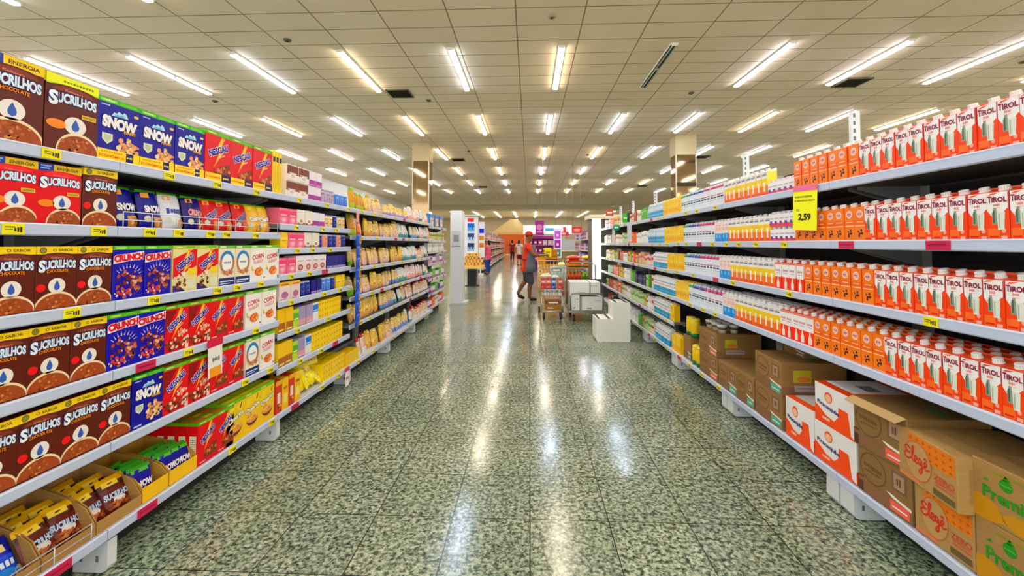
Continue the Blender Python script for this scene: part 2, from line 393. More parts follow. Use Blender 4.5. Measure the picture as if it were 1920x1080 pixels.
def bay(side, y0, y1, lv, xl, depth, back_top, label, tags=None, guards=(), bottom_extra=0., lipm=LIP, seed=0):
    sg = -1 if side == 'L' else 1; cy = (y0 + y1) / 2; rz = PI / 2 if side == 'L' else -PI / 2
    root = obj('gondola_shelving', None, None, (sg * xl, cy, 0), rz)   # local: front -y, x along the run
    W = y1 - y0 - .004; hw = W / 2; rr = random.Random(seed)
    g = MB(); g.box((-hw, depth + .012, .12), (hw, depth + .035, back_top), BACK)
    for k in range(1, 4): g.box((-hw, depth + .0105, back_top * k / 4), (hw, depth + .013, back_top * k / 4 + .006), M('2c2b2b'))
    obj('back_panel', g, root)
    for sx in (-1, 1):
        g = MB(); x = sx * (hw - .02); g.box((x - .018, depth - .035, .03), (x + .018, depth + .01, back_top), POST, .002)
        for k in range(int((back_top - .15) / .06)): g.box((x - .004, depth - .0356, .12 + k * .06), (x + .004, depth - .034, .15 + k * .06), M('3a3a38'))
        obj('upright', g, root)
    g = MB(); g.box((-hw, .16, 0), (hw, .18, .13), M('2a2d28', .6)); obj('kick_plate', g, root)
    for sx in ((-1, 1) if side == 'R' else (-1,)):
        g = MB(); x = sx * (hw - .05) if side == 'R' else -hw + .03
        wv = .045 if side == 'R' else .02
        g.prism([(.012, .135), (.01, .03), (.022, .012), (.04, .006), (.3, .006), (.3, .135)], x - wv, x + wv, FOOT, axis=0)
        for q in (.05, .12): g.box((x - wv - .001, q, .05), (x + wv + .001, q + .012, .075), M('70746f'))
        obj('foot', g, root)
    for i, z in enumerate(lv):
        last = i == len(lv) - 1
        d = depth; f0 = -bottom_extra if last else 0.
        g = MB(); g.box((-hw, f0 + .013, z - .032), (hw, d, z - .006), LIPW if last else DECK, .002)
        if not last:
            for sx in (-1, 1):
                x = sx * (hw - .03); g.prism([(d, z - .15), (d, z - .033), (.12, z - .033), (.12, z - .05)], x - .002, x + .002, M('8b8884', .5), axis=0)
        sh = obj('shelf', g, root)
        g = MB()
        g.prism([(f0 + .013, z - .001), (f0 + .004, z), (f0, z - .004), (f0, z - .04), (f0 + .005, z - .045), (f0 + .013, z - .045)], -hw, hw, lipm, axis=0)
        g.box((-hw + .002, f0 - .0012, z - .0065), (hw - .002, f0 + .001, z - .004), LIPW)
        obj('price_strip', g, sh)
        if tags is not None and i in tags: tl = tags[i]
        else:
            tl = []
            if tags is not None and seed:
                yy = y0 + rr.uniform(.1, .3)
                while yy < y1 - .08: tl.append((yy, rr.random() < .14)); yy += rr.uniform(.22, .5)
        for q in tl:
            yy, red = q if isinstance(q, tuple) else (q, False)
            lx = (yy - cy) * (1 if side == 'L' else -1)
            obj('price_tag', tag_mesh(.1 if red else .062, red), sh, (lx, f0 - .0012, z - .0235))
        if i in guards:
            g = MB(); wm = M('dfe2e6', .3, .3); a, b = guards[i]; a -= cy; b -= cy
            for zz in (.03, .065): g.tube([(a, f0 + .008, z + zz), (b, f0 + .008, z + zz)], .0024, wm)
            n = 8
            for k in range(n + 1):
                x = a + (b - a) * k / n; g.tube([(x, f0 + .008, z - .004), (x, f0 + .008, z + .065)], .002, wm)
            obj('wire_guard', g, sh)
    tag(root, label, 'shelving', 'shelving along the aisle')
    return root

LA = [1.73, 1.452, 1.137, .845, .548, .19]
LC = [1.73, 1.52, 1.346, 1.16, .97, .745, .503, .19]
LD = [1.73, 1.457, 1.14, .85, .58, .19]
LE = [1.70, 1.435, 1.23, 1.0, .72, .44, .19]
RA = [1.71, 1.395, 1.09, .79, .18]
RB = [1.71, 1.385, 1.08, .785, .50, .18]
TA = {0: [1.46], 1: [1.355, (1.64, 0)], 2: [1.55], 3: [], 4: [], 5: [(1.53, 1)]}
TB = {0: [1.965, 2.28, 2.62], 1: [1.87, 2.03, 2.24, 2.36, 2.62], 2: [1.9, 2.3, 2.46, 2.68], 3: [(1.87, 1), 2.11, 2.64], 4: [2.55, 2.8], 5: [(1.9, 1), 2.45, 2.83]}
bay('L', .545, 1.72, LA, 1.75, .45, 1.74, 'nearest left shelving bay full of brown and red cereal boxes', TA, {5: (.6, 1.66)})
bay('L', 1.72, 2.895, LA, 1.75, .45, 1.74, 'left shelving bay with cereal boxes and pouches behind a wire guard', TB, {1: (1.75, 2.87)})
bay('L', 2.895, 4.07, LC, 1.75, .45, 1.74, 'left shelving bay with eight close shelves of tins and yellow packs', {}, seed=5)
bay('L', 4.07, 5.245, LD, 1.75, .45, 1.74, 'left shelving bay just past the blue hanging strip, holding pasta bags', {}, seed=6)
bay('L', 5.245, 6.42, LD, 1.75, .45, 1.74, 'middle left pasta shelving bay, second past the blue hanging strip', {}, seed=7)
bay('L', 6.42, 7.6, LD, 1.75, .45, 1.74, 'left pasta shelving bay third past the blue hanging strip', {}, seed=8)
bay('L', 7.6, 9.2, LE, 1.83, .37, 1.74, 'shallow end shelving bay next to the white end panel', {}, seed=9)
bay('R', 1.06, 2.31, RA, 1.6, .47, 1.72, 'nearest right shelving bay with rows of milk cartons', {0: [], 1: [(1.72, 1), (2.2, 1)], 2: [1.76], 3: [], 4: []})
bay('R', 2.31, 3.56, RA, 1.6, .47, 1.93, 'right shelving bay with the yellow hanging price sign', {0: [], 1: [2.72, 3.05, 3.3, 3.5], 2: [2.68, 3.4], 3: [], 4: []})
bay('R', 3.56, 4.81, RA, 1.6, .47, 1.93, 'right shelving bay with plain brown cartons on its bottom shelf', {}, seed=21)
bay('R', 4.81, 6.06, RB, 1.6, .47, 1.93, 'right shelving bay with teal packs, fourth from camera', {}, seed=22)
bay('R', 6.06, 7.31, RB, 1.6, .47, 1.8, 'right shelving bay directly behind the white step stool', {}, seed=23)
bay('R', 7.31, 8.56, RB, 1.6, .47, 1.8, 'right shelving bay second from its far end', {}, seed=24)
bay('R', 8.56, 9.5, RB, 1.6, .47, 1.8, 'farthest right shelving bay beside the lit cooler door', {}, seed=25)

# ================================================================== packages
def catmull(P, n=7):
    out = []; P = [P[0]] + P + [P[-1]]
    for i in range(1, len(P) - 2):
        for k in range(n):
            t = k / n; q = [0, 0]
            for c in (0, 1):
                a, b_, d_, e = P[i - 1][c], P[i][c], P[i + 1][c], P[i + 2][c]
                q[c] = .5 * (2 * b_ + (d_ - a) * t + (2 * a - 5 * b_ + 4 * d_ - e) * t * t + (3 * b_ - a - 3 * d_ + e) * t ** 3)
            out.append(tuple(q))
    return out + [P[-2]]
PR = {}
class Proto: pass
def proto(key, name, look, cat, mb, kids=(), w=.1, d=.06, h=.2):
    p = Proto(); p.name = name; p.look = look; p.cat = cat; p.me = mb.mesh(name) if isinstance(mb, MB) else mb; p.kids = [(n, k.mesh(n)) for n, k in kids]; p.w = w; p.d = d; p.h = h
    PR[key] = p; return p
def pack(w, h, d, col, bev=.0012, rough=.32):
    m = MB(); m.box((-w / 2, 0, 0), (w / 2, d, h), M(col, rough), bev); m.front(w, h); return m
BR = '5a1f0e'; WH = 'f4f2ee'; NAVY = '14127a'; RED = 'd8101c'; GRN = '4fae22'
CER = [M('b5652f'), M('8e4420'), M('d08a4a'), M('a2552a')]
def bowl(m, cu, cv, ru, rv, rim='f0dcb4', seed=3):
    m.ell(cu, cv, ru, rv, M(rim), 2, a0=-40 if cv > .1 else 0, a1=220 if cv > .1 else 180)
    m.ell(cu, cv, ru * .93, rv * .86, M('9c4a20'), 3, a0=-40 if cv > .1 else 0, a1=220 if cv > .1 else 180)
    r = random.Random(seed); a = m.asp()
    for i in range(26):
        t = r.uniform(.05, .95) * PI; q = r.uniform(.1, .78); x = cu + ru * q * math.cos(t); y = cv + rv * q * math.sin(t)
        if y < .012: continue
        m.pg([(x + .035 * math.cos(b + i), max(.004, y + .022 * math.sin(b + i))) for b in (0, 1.2, 2.2, 3.4, 4.6, 5.5)], CER[i % 4], 4 + (i % 5) * .3)
def sucrilhos(w, h, base, band, top='yellow', big=0):
    m = pack(w, h, .06, base)
    m.rect(0, .875, 1, .995, M(band), 1)
    if top == 'blue':
        m.rect(0, .875, .34, .995, M('1c3f98'), 2); m.rect(.05, .95, .29, .97, M('9db4e8'), 3); m.rect(.05, .91, .25, .93, M('9db4e8'), 3)
        m.text('ENERGIA', .67, .935, .5, .045, M('4a3a10'), 2)
    elif top == 'green':
        m.text(DASH(10), .6, .935, .6, .03, M('6d7a10'), 2); m.rect(.0, .86, 1, .885, M('c8e11c'), 2)
    else:
        m.ell(.15, .935, .085, .05, M('5f5a22'), 2); m.ell(.15, .935, .07, .041, M('8d8640'), 3)
        m.text('O SABOR', .63, .94, .5, .04, M('5b4a18'), 2)
    m.ell(.5, .82, .5, .075, M(base), 3, a0=0, a1=180)
    m.ell(.5, .80, .40, .075, M('7d3a22' if base == BR else 'f03038'), 4, a0=0, a1=180)
    m.text("Kellogg's", .5, .815, .34, .035, M('e08a7a'), 5, rot=-3)
    m.text('UCRILHOS', .575, .705, .74, .115, M('dff1fb'), 5, out=M('2b2a6a'), arc=.15, bold=.05)
    m.text('S', .125, .69, .13, .165, M('eef7fc'), 7, out=M('2b2a6a'), bold=.05)
    if big != 2: m.text('CHOCOLATE', .5, .605, .52, .045, M('f0941c'), 5, out=M('6b2a0a'), arc=.3)
    else: m.rect(.66, .5, .95, .56, M('e0c040'), 5); m.text('CHOCOLATE', .8, .53, .24, .03, M('6b2a0a'), 6)
    m.ell(.12 if big != 2 else .2, .36, .11 if big != 2 else .18, .06, M('e01a1e' if big != 2 else 'ef8a1c'), 2)
    # plain round milk badge above the bowl
    bu = .5 if big != 2 else .55
    m.ell(bu, .38, .21, .12, M('efe9df'), 2, 24); m.pg([(bu, .47), (bu + .05, .41), (bu + .075, .365), (bu + .06, .325), (bu, .305), (bu - .06, .325), (bu - .075, .365), (bu - .05, .41)], M('3f62b0'), 3)
    bowl(m, .5 if big != 2 else .62, .03, .53 if big != 2 else .42, .26)
    if big: m.blobs(.5, .2, .3, .08, 10, CER, .04, 6, 5)
    # side seam, side panel print
    for s_ in (-1, 1):
        m.face((s_ * w / 2, 0 if s_ > 0 else .06, 0), (0, .06 * s_, 0), (0, 0, h), (s_, 0, 0)); m.rect(.12, .1, .88, .8, M('c9a98a' if base == BR else 'f0d8d0')); m.rect(0, .875, 1, .99, M(band))
        for k in range(9): m.rect(.2, .2 + k * .06, .8, .215 + k * .06, M('6b3a26'), 2)
    return m
proto('suc', 'cereal_box', 'brown chocolate cereal box with yellow top band', 'cereal box', sucrilhos(.137, .238, BR, 'efce20'), w=.137, h=.238)
proto('sucb1', 'cereal_box', 'large brown cereal box with blue top corner', 'cereal box', sucrilhos(.183, .295, BR, 'f0c818', 'blue', 1), w=.183, h=.295)
proto('sucb2', 'cereal_box', 'large brown cereal box with lime-yellow top', 'cereal box', sucrilhos(.188, .29, BR, 'e6ea16', 'green', 2), w=.188, h=.29)
proto('sucr', 'cereal_box', 'red chocolate cereal box with blue top corner', 'cereal box', sucrilhos(.146, .228, 'd40f1c', 'd9b81c', 'blue', 2), w=.146, h=.228)

def gtop(m, w, h, d, c1=GRN, c2='8fd23a'):
    m.rect(0, .925, 1, .998, M(c1), 1); m.rect(.05, .94, .42, .985, M(c2), 2); m.text(DASH(5), .235, .962, .26, .022, M('f4ffe0'), 3); m.rect(.5, .94, .9, .985, M('6cc22c'), 2)
    m.face((-w / 2, 0, h), (w, 0, 0), (0, d, 0), (0, 0, 1)); m.rect(0, 0, 1, 1, M(c1)); m.front(w, h)
    for s_ in (-1, 1):
        m.face((s_ * w / 2, 0 if s_ > 0 else d, 0), (0, d * s_, 0), (0, 0, h), (s_, 0, 0)); m.rect(0, .925, 1, .998, M(c1))
    m.front(w, h)
def snow(w, h, eco):
    m = pack(w, h, .06, '16108c'); gtop(m, w, h, .06, '3fae1e')
    m.text(DASH(6), .16, .885, .2, .025, M('d8dcf4'), 3)
    m.pg([(.3, .74), (.36, .8), (.42, .79), (.47, .83), (.56, .8), (.6, .84), (.66, .81), (.7, .745)], M('bfe4ee'), 2)
    m.pg([(.36, .745), (.42, .78), (.5, .77), (.56, .79), (.62, .745)], M('6ec3d4'), 3)
    m.text('SNOW', .5, .62, .78, .16, M('f8f4f0'), 5, out=M('2a2470'), bold=.07, rot=-3)
    m.text('FLAKES', .74, .52, .28, .045, M('f2b41c'), 6, out=M('7a3c0c'), bold=.03)
    m.pg([(.1, .44), (.34, .44), (.34, .34), (.22, .27), (.1, .34)], M('dfe6cf'), 3); m.pg([(.14, .42), (.3, .42), (.3, .35), (.22, .3), (.14, .35)], M('c3cdaa'), 4)
    m.rect(.84, .8, .95, .84, M('f2c818'), 3)
    m.blobs(.70, .25, .27, .16, 46, [M('f3c088'), M('e6a86a'), M('f8d6a6'), M('d8924e')], .06, 4, 8)
    if eco:
        m.rect(0, .02, 1, .19, M('f8d408'), 7); m.text(DASH(9), .33, .15, .5, .03, M('e08a10'), 8); m.text('ECONÔMICA', .33, .09, .58, .05, M('d8481c'), 8)
        m.rect(.66, .04, .84, .18, M('1a1460'), 8); m.text(DASH(4), .75, .11, .14, .035, M('f8d408'), 9)
    else: m.rect(.05, .04, .3, .07, M('c8d0f0'), 3)
    return m
proto('snowb', 'cereal_box', 'large blue flakes box with yellow bottom band', 'cereal box', snow(.187, .268, 1), w=.187, h=.268)
proto('snow', 'cereal_box', 'blue flakes cereal box with green top', 'cereal box', snow(.158, .24, 0), w=.158, h=.24)
def crunch(w, h):
    m = pack(w, h, .06, '1a12a0'); gtop(m, w, h, .06)
    m.pg([(0, .67), (1, .76), (1, .9), (0, .81)], M('f4f0f0'), 2); m.text('CRUNCH', .5, .785, .94, .11, M('d2142e'), 3, rot=4.5, bold=.06, out=M('f4d8dc'))
    m.blobs(.5, .3, .42, .26, 70, [M('7a2a1c'), M('b24a34'), M('5a1c12'), M('c87a5c'), M('e0b090'), M('8e3a26')], .055, 3, 4)
    m.blobs(.35, .14, .3, .1, 20, [M('d83a2c'), M('f0c8b0'), M('c05040')], .05, 5, 9)
    for k in range(9):
        a = .3 + k * .28; m.pg([(.5 + .36 * math.cos(a), .42 + .17 * math.sin(a)), (.5 + .50 * math.cos(a + .03), .42 + .27 * math.sin(a + .03)), (.5 + .36 * math.cos(a + .12), .42 + .17 * math.sin(a + .12))], M('d8c4d8'), 3)
    return m
proto('crunch', 'cereal_box', 'blue cereal box with red lettered white banner', 'cereal box', crunch(.142, .238), w=.142, h=.238)
def bolt(m, l=4):
    m.pg([(.62, .93), (.34, .56), (.5, .58), (.3, .26), (.72, .64), (.55, .63), (.74, .9)], M('f59a1c'), l); m.pg([(.6, .88), (.42, .6), (.55, .61), (.4, .38), (.64, .62), (.52, .61), (.66, .86)], M('fbd23a'), l + .5)
def nescau(w, h, kind):
    base = {'a': RED, 'b': RED, 'y': 'e8dc9a', 'e': RED}[kind]
    m = pack(w, h, .058, base); gtop(m, w, h, .058, '62a81c' if kind != 'y' else 'b9cc3c', '9cc83a')
    if kind == 'a': m.pg([(0, .9), (.5, .9), (0, .4)], M('8a0c10'), 1)
    if kind == 'y': m.pg([(0, .72), (.85, .92), (1, .92), (1, .55), (0, .3)], M(RED), 2)
    bolt(m, 3)
    rt = 33 if kind != 'e' else 22
    m.text('NESCAU', .5, .64, .78, .12, M('2b2a98'), 6, rot=rt, out=M('f6eef4'), bold=.05)
    m.text(DASH(6), .62, .53, .26, .035, M('f8d8b0'), 6, rot=rt)
    if kind == 'y':
        m.blobs(.3, .26, .27, .17, 34, [M('5a2a18'), M('e8dcc8'), M('8a4a2c'), M('f3e8d6')], .055, 5, 3); m.rect(.62, .36, .98, .5, M('f4d21c'), 4); m.rect(.6, .06, .96, .26, M('dfe4c0'), 4); m.pg([(0, 0), (.55, 0), (.3, .12), (0, .16)], M('3a1c6a'), 4)
    elif kind == 'a':
        m.blobs(.72, .4, .2, .1, 14, [M('f0c09a'), M('e0916a'), M('f6dcc0')], .06, 5, 5)
        m.blobs(.5, .16, .48, .12, 52, [M('4a1c0e'), M('7a3a20'), M('ead2b4'), M('a0522e')], .06, 5, 6); m.ell(.95, .13, .11, .17, M('f2d8c0'), 4)
    else:
        m.pg([(.3, .14), (.5, .3), (.95, .42), (1, .1), (.3, .1)], M('8a3a20'), 4); m.blobs(.66, .22, .3, .1, 26, [M('8a3a20'), M('b0562c'), M('6a2412'), M('d08a50')], .055, 5, 7)
        m.rect(.1, .05, .4, .075, M('f0c8c0'), 4)
    if kind == 'e':
        m.rect(0, .02, .62, .17, M('f8d408'), 8); m.text('ECONÔMICA', .31, .1, .54, .045, M('d8481c'), 9); m.rect(.62, .02, 1, .17, M('24186a'), 8); m.text(DASH(4), .8, .1, .24, .05, M('f8d408'), 9)
    for s_ in (-1, 1):
        m.face((s_ * w / 2, 0 if s_ > 0 else .058, 0), (0, .058 * s_, 0), (0, 0, h), (s_, 0, 0)); m.rect(.18, .1, .82, .7, M('efe6c4'))
        for k in range(10): m.rect(.26, .16 + k * .05, .74, .175 + k * .05, M('8f8a70'), 2)
    m.face((-w / 2, 0, h), (w, 0, 0), (0, .058, 0), (0, 0, 1)); m.rect(.02, .25, .98, .75, M('ef6a3a'), 3); m.rect(.55, .3, .9, .7, M('f2d23a'), 4)
    return m
proto('nesb', 'cereal_box', 'red cereal box with brown balls and bolt', 'cereal box', nescau(.148, .232, 'a'), w=.148, h=.232)
proto('nesr', 'cereal_box', 'bright red cereal box with lightning bolt', 'cereal box', nescau(.136, .232, 'b'), w=.136, h=.232)
proto('nesy', 'cereal_box', 'cream and red cereal box with bolt', 'cereal box', nescau(.152, .238, 'y'), w=.152, h=.238)
proto('nese', 'cereal_box', 'large red cereal box with yellow corner band', 'cereal box', nescau(.196, .285, 'e'), w=.196, h=.285)
def ring(w, h):
    m = pack(w, h, .055, 'f3e6cc'); gtop(m, w, h, .055, '5cb030', 'dfe8c0')
    m.ell(.5, .57, .46, .30, M('2d86b8'), 2, 28, 20, 160, .72); m.ell(.5, .57, .46, .30, M('b9825c'), 2, 28, 160, 380, .72); m.ell(.5, .57, .33, .215, M('fbfaf6'), 2, 28)
    m.text(DASH(6), .5, .575, .44, .055, M('76808a'), 3, bold=.02); m.blobs(.5, .33, .36, .07, 26, [M('d88a50'), M('e8b080'), M('b96a3a')], .05, 4, 2)
    m.rect(0, 0, 1, .2, M('18306e'), 1); m.rect(.08, .1, .9, .13, M('d8e0f0'), 3); m.rect(.08, .05, .7, .07, M('d8e0f0'), 3)
    return m
proto('ring', 'cereal_box', 'cream cereal box with blue ring emblem', 'cereal box', ring(.13, .236), w=.13, h=.236)
def corn(w, h):
    m = pack(w, h, .055, 'f6f3ea'); gtop(m, w, h, .055, '7cc43e', 'cfe6a0')
    m.text('CORN', .46, .69, .72, .12, M('cf2038'), 4, rot=8, bold=.02); m.text('FLAKES', .5, .56, .6, .07, M('e89a9a'), 4, rot=8); m.rect(.2, .49, .7, .505, M('d8a0a0'), 3, .03)
    m.ell(.53, .27, .28, .12, M('e8742c'), 3); m.blobs(.53, .29, .24, .09, 20, [M('f0a04a'), M('d8602a'), M('f6c27a')], .06, 4, 2)
    m.pg([(.05, .45), (.14, .4), (.12, .3), (.03, .33)], M('d8c83a'), 3); m.pg([(.1, .36), (.2, .34), (.14, .28)], M('7ab03a'), 4); m.rect(.86, .08, .95, .12, M('5a6a50'), 3)
    return m
proto('corn', 'cereal_box', 'white flakes box with red slanted lettering', 'cereal box', corn(.155, .236), w=.155, h=.236)
def cheer(w, h):
    m = pack(w, h, .058, 'f8c808'); gtop(m, w, h, .058, '6cb428', 'a8d44a')
    m.pg([(.1, .5), (.5, .86), (.9, .6), (.9, .86), (.1, .86)], M('fbd838'), 1)
    m.text('Cheerios', .5, .6, .86, .13, M('f8f4e0'), 4, rot=14, out=M('4a3a2a'), bold=.04); m.pg([(.72, .78), (.82, .9), (.86, .88), (.78, .76)], M('8a3a1a'), 4)
    m.ell(.5, .33, .38, .17, M('7a1e3a'), 3, 20, 180, 360); m.ell(.5, .33, .38, .1, M('e8a048'), 4); m.blobs(.5, .37, .32, .07, 30, [M('f0b85a'), M('d88a30'), M('f6d08a')], .055, 5, 4); m.ell(.5, .14, .3, .015, M('e0a808'), 3)
    m.face((-w / 2, 0, h), (w, 0, 0), (0, .058, 0), (0, 0, 1)); m.rect(.02, .2, .98, .8, M('f2e408'), 3)
    return m
proto('cheer', 'cereal_box', 'yellow oat ring cereal box with purple bowl', 'cereal box', cheer(.152, .248), w=.152, h=.248)
m = pack(.03, .3, .18, 'f8d408'); m.rect(.1, .74, .9, .86, M('1a1460')); m.text(DASH(4), .5, .5, .02, .3, M('d89a08'), 2); m.rect(.3, .1, .45, .66, M('d8a808'), 2); m.rect(.6, .2, .7, .66, M('d8a808'), 2)
proto('spine', 'cereal_box', 'yellow cereal box turned edge-on', 'cereal box', m, w=.036, h=.3)
m = pack(.075, .225, .12, 'c8401c'); m.rect(0, .86, 1, 1, M('e8b020')); m.rect(.25, .3, .75, .62, M('f4e8d8'), 2); m.blobs(.5, .2, .3, .08, 10, [M('f0c040'), M('8a3a1a')], .12, 3)
proto('redbox', 'cracker_box', 'narrow red-brown snack box', 'box', m, w=.078, h=.225)
m = pack(.075, .22, .12, 'f4c010'); m.rect(.2, .2, .8, .5, M('fbe27a'), 2); m.text(DASH(4), .5, .7, .7, .1, M('b05010'), 3)
proto('yelbox2', 'cracker_box', 'narrow golden yellow snack box', 'box', m, w=.078, h=.22)

# ---- pouches: pillow bags with printed bands
def bag(w, h, t, colf, prints=None, back='8a8a8a', nx=10, ny=13, seed=0, top_open=0.):
    """colf(u,v) -> colour; front bulges to -y, back stays nearly flat"""
    r = random.Random(seed); wr = [r.uniform(-1, 1) for _ in range(64)]
    def bulge(u, v):
        a = max(0., 1 - abs(2 * u - 1) ** 2.6); b = max(0., 1 - abs(2 * v - 1) ** 4.)
        q = a ** .6 * b ** .6
        wv = .06 * math.sin(9 * u + wr[0] * 3 + 5 * v) + .05 * math.sin(13 * v + wr[1] * 4 - 4 * u)
        return q * (1 + wv)
    def pos(u, v, s_):
        pin = 1 - .06 * (abs(2 * v - 1) ** 6)
        return ((u - .5) * w * pin, s_ * t / 2 * bulge(u, v) + t / 2, v * h)
    m = MB()
    for s_ in (-1, 1):
        vs = [pos(i / nx, j / ny, s_) for j in range(ny + 1) for i in range(nx + 1)]
        for j in range(ny):
            for i in range(nx):
                q = [j * (nx + 1) + i, j * (nx + 1) + i + 1, (j + 1) * (nx + 1) + i + 1, (j + 1) * (nx + 1) + i]
                if s_ > 0: q = q[::-1]
                c = colf((i + .5) / nx, (j + .5) / ny)
                m.f.append(tuple(len(m.v) + k for k in q)); m.m.append(m.mi(FILM(c) if isinstance(c, str) else c)); m.sm.append(True)
        m.v += vs
    m.fr = (Vector((-w / 2, 0, 0)), Vector((w, 0, 0)), Vector((0, 0, h)), Vector((0, -1, 0)))
    m.surf = lambda u, v, l: (pos(u, v, -1)[0], pos(u, v, -1)[1] - l - .001, v * h)
    if prints: prints(m)
    return m
def cereal_bag(base, name, tcol, low, top='4fae22', tab='f0a020', rot=0., out=None):
    def cf(u, v):
        if v > .9: return top
        if v < .32 and u > .45: return low
        return base
    def pr(m):
        m.text(name, .5, .5, .72, .15, M(tcol), 3, rot=rot, bold=.05, out=M(out) if out else None); m.rect(.1, .78, .4, .9, M(tab), 2); m.ell(.2, .26, .12, .08, M('d8dcc8'), 3)
        m.blobs(.68, .2, .22, .1, 18, [M('f3c088'), M('d8924e'), M('b9703a')], .05, 4, 3)
    return bag(.125, .2, .05, cf, pr, seed=len(name))
proto('pb_snow', 'cereal_pouch', 'blue flakes pouch with green top', 'cereal pouch', cereal_bag('14108a', 'SNOW', 'f6f2ee', 'd9a050', out='2a2470'), w=.125, h=.2)
proto('pb_white', 'cereal_pouch', 'white cereal pouch with green top', 'cereal pouch', cereal_bag('e6e8ec', DASH(5), '3a4a9a', 'dfe2da'), w=.115, h=.2)
proto('pb_crunch', 'cereal_pouch', 'blue cereal pouch with pink banner', 'cereal pouch', cereal_bag('161070', 'CRUNCH', 'e8b0b8', '8a3020', out='b0304a', rot=-6), w=.12, h=.2)
proto('pb_nes', 'cereal_pouch', 'red cereal pouch with bolt and green top', 'cereal pouch', cereal_bag('d2141c', 'NESCAU', '3a3880', 'e88a30', rot=32, out='e8d8e0'), w=.12, h=.195)
proto('pb_yel', 'cereal_pouch', 'yellow cereal pouch with lime top', 'cereal pouch', cereal_bag('f2be10', 'Cheerios', 'f6f0e0', 'e8a010', 'a6cc2c', 'f8d83a', 12, '6a5a4a'), w=.11, h=.185)
def choco_cf(u, v): return 'e8b41c' if v > .86 else ('4a1a10' if v > .7 else '6b2414')
def choco_pr(m):
    m.text('SUCRILHOS', .5, .5, .86, .14, M('c8dcea'), 3, bold=.05, out=M('34306a')); m.blobs(.5, .22, .4, .14, 24, CER, .07, 3, 4); m.ell(.5, .36, .2, .1, M('e8e0d6'), 3)
    m.rect(.1, .76, .6, .9, M('f0cc40'), 3)
proto('pb_choc', 'snack_pouch', 'brown chocolate cereal pouch', 'snack pouch', bag(.115, .165, .05, choco_cf, choco_pr, seed=3), w=.12, h=.165)
def blue_pr(m):
    m.text(DASH(6), .5, .45, .7, .14, M('e0eef8'), 3, bold=.04); m.rect(.08, .7, .75, .85, M('efd890'), 3); m.ell(.5, .25, .34, .12, M('2a8ae0'), 2); m.ell(.45, .22, .1, .05, M('f0f4f8'), 4); m.ell(.9, .2, .14, .12, M('c9ccd0'), 3)
proto('pb_blue', 'snack_pouch', 'bright blue snack pouch', 'snack pouch', bag(.13, .17, .055, lambda u, v: '1220a8' if v > .62 else '1a50d0', blue_pr, seed=8), w=.13, h=.17)
def sn_pr(m): m.text('SNOW', .5, .45, .8, .17, M('f4f0ee'), 3, bold=.06); m.rect(.1, .8, .8, .9, M('4fae22'), 3); m.blobs(.6, .2, .3, .1, 12, [M('f3c088'), M('e8f0e0')], .07, 3, 4)
proto('pb_mini', 'snack_pouch', 'small blue and green flakes pouch', 'snack pouch', bag(.1, .15, .04, lambda u, v: '3fa026' if v > .86 else '1a1a90', sn_pr, nx=8, ny=9, seed=2), w=.1, h=.15)

# pasta and snack bags for the far left bays
PAS = [M('ecc886', .3), M('dcae62', .3), M('f4e0b0', .3), M('c89a4c', .3)]
def pasta(key, look, top, mid, low, lab, seed, h=.2, w=.115):
    def cf(u, v): return top if v > .82 else (low if v < .3 else mid)
    def pr(m):
        m.pg([(.08, .44), (.5, .52), (.92, .42), (.92, .26), (.08, .24)], M(lab), 3); m.rect(.2, .33, .6, .37, M('b0683a'), 4); m.blobs(.5, .62, .36, .16, 16, PAS if mid not in ('f4e0dc', 'e6ece6') else [M('f6e8e0'), M('e8d0c8')], .07, 2, seed); m.rect(.3, .86, .7, .93, M('f4ecd8'), 3)
    proto(key, 'pasta_bag', look, 'pasta bag', bag(w, h, .055, cf, pr, nx=8, ny=10, seed=seed), w=w, h=h)
pasta('pa_green', 'pasta bag with leafy green base', 'c8bc48', 'eccf90', '6fae2c', 'e8e8a8', 1)
pasta('pa_amber', 'amber pasta bag with pinkish label', 'b89a34', 'eccb8c', 'ecc4b8', 'f8ece0', 2)
pasta('pa_yel', 'yellow pasta bag with orange stripe', 'd8b424', 'ecc858', 'e0a85c', 'f8ecb8', 3)
pasta('pa_blue', 'pasta bag with pale blue base', 'd4b850', 'ecd498', '7f9ad8', 'f4ecd8', 4)
pasta('pa_pink', 'pale pink pasta bag', 'f0d8d0', 'f4e0dc', 'f0b0a0', 'fbeee8', 5)
pasta('pa_teal', 'white pasta bag with teal base', 'e6efe8', 'e6ece6', '5aa0a8', 'f4f4ec', 6)
pasta('pa_red', 'white and red pasta bag', 'c02a1c', 'f0dcc8', 'f4ece4', 'f0b088', 7)
pasta('pa_lime', 'tall lime and amber snack bag', '8cae1c', 'd8a01c', 'b8c830', 'e88a2a', 9, .215)
pasta('pa_lil', 'yellow pasta bag on lilac tray strip', 'd4bc50', 'ecd080', 'b898d4', 'f6ecd0', 10, .16)
pasta('bag_y', 'crumpled lemon yellow snack bag', 'f8e408', 'fbe41c', 'f8dc10', 'fdf4a0', 12, .19, .17)
def dots(key, look, w, h, d, col, dot, n=(3, 2)):
    m = pack(w, h, d, col)
    for i in range(n[0]):
        for j in range(n[1]): m.ell((i + .5) / n[0], (j + .5) / n[1], .2 / n[0] * 1.2, .22 / n[1], M(dot), 2, 12); m.rect((i + .3) / n[0], (j + .45) / n[1], (i + .7) / n[0], (j + .53) / n[1], M('b86a10'), 3)
    proto(key, 'grocery_box', look, 'box', m, w=w, h=h)
dots('ybox', 'bright yellow dotted box', .14, .15, .12, 'fbd20c', 'f0b010', (3, 3))
dots('ybox2', 'golden yellow tray pack', .15, .12, .12, 'f8c80c', 'f4e04a', (4, 2))

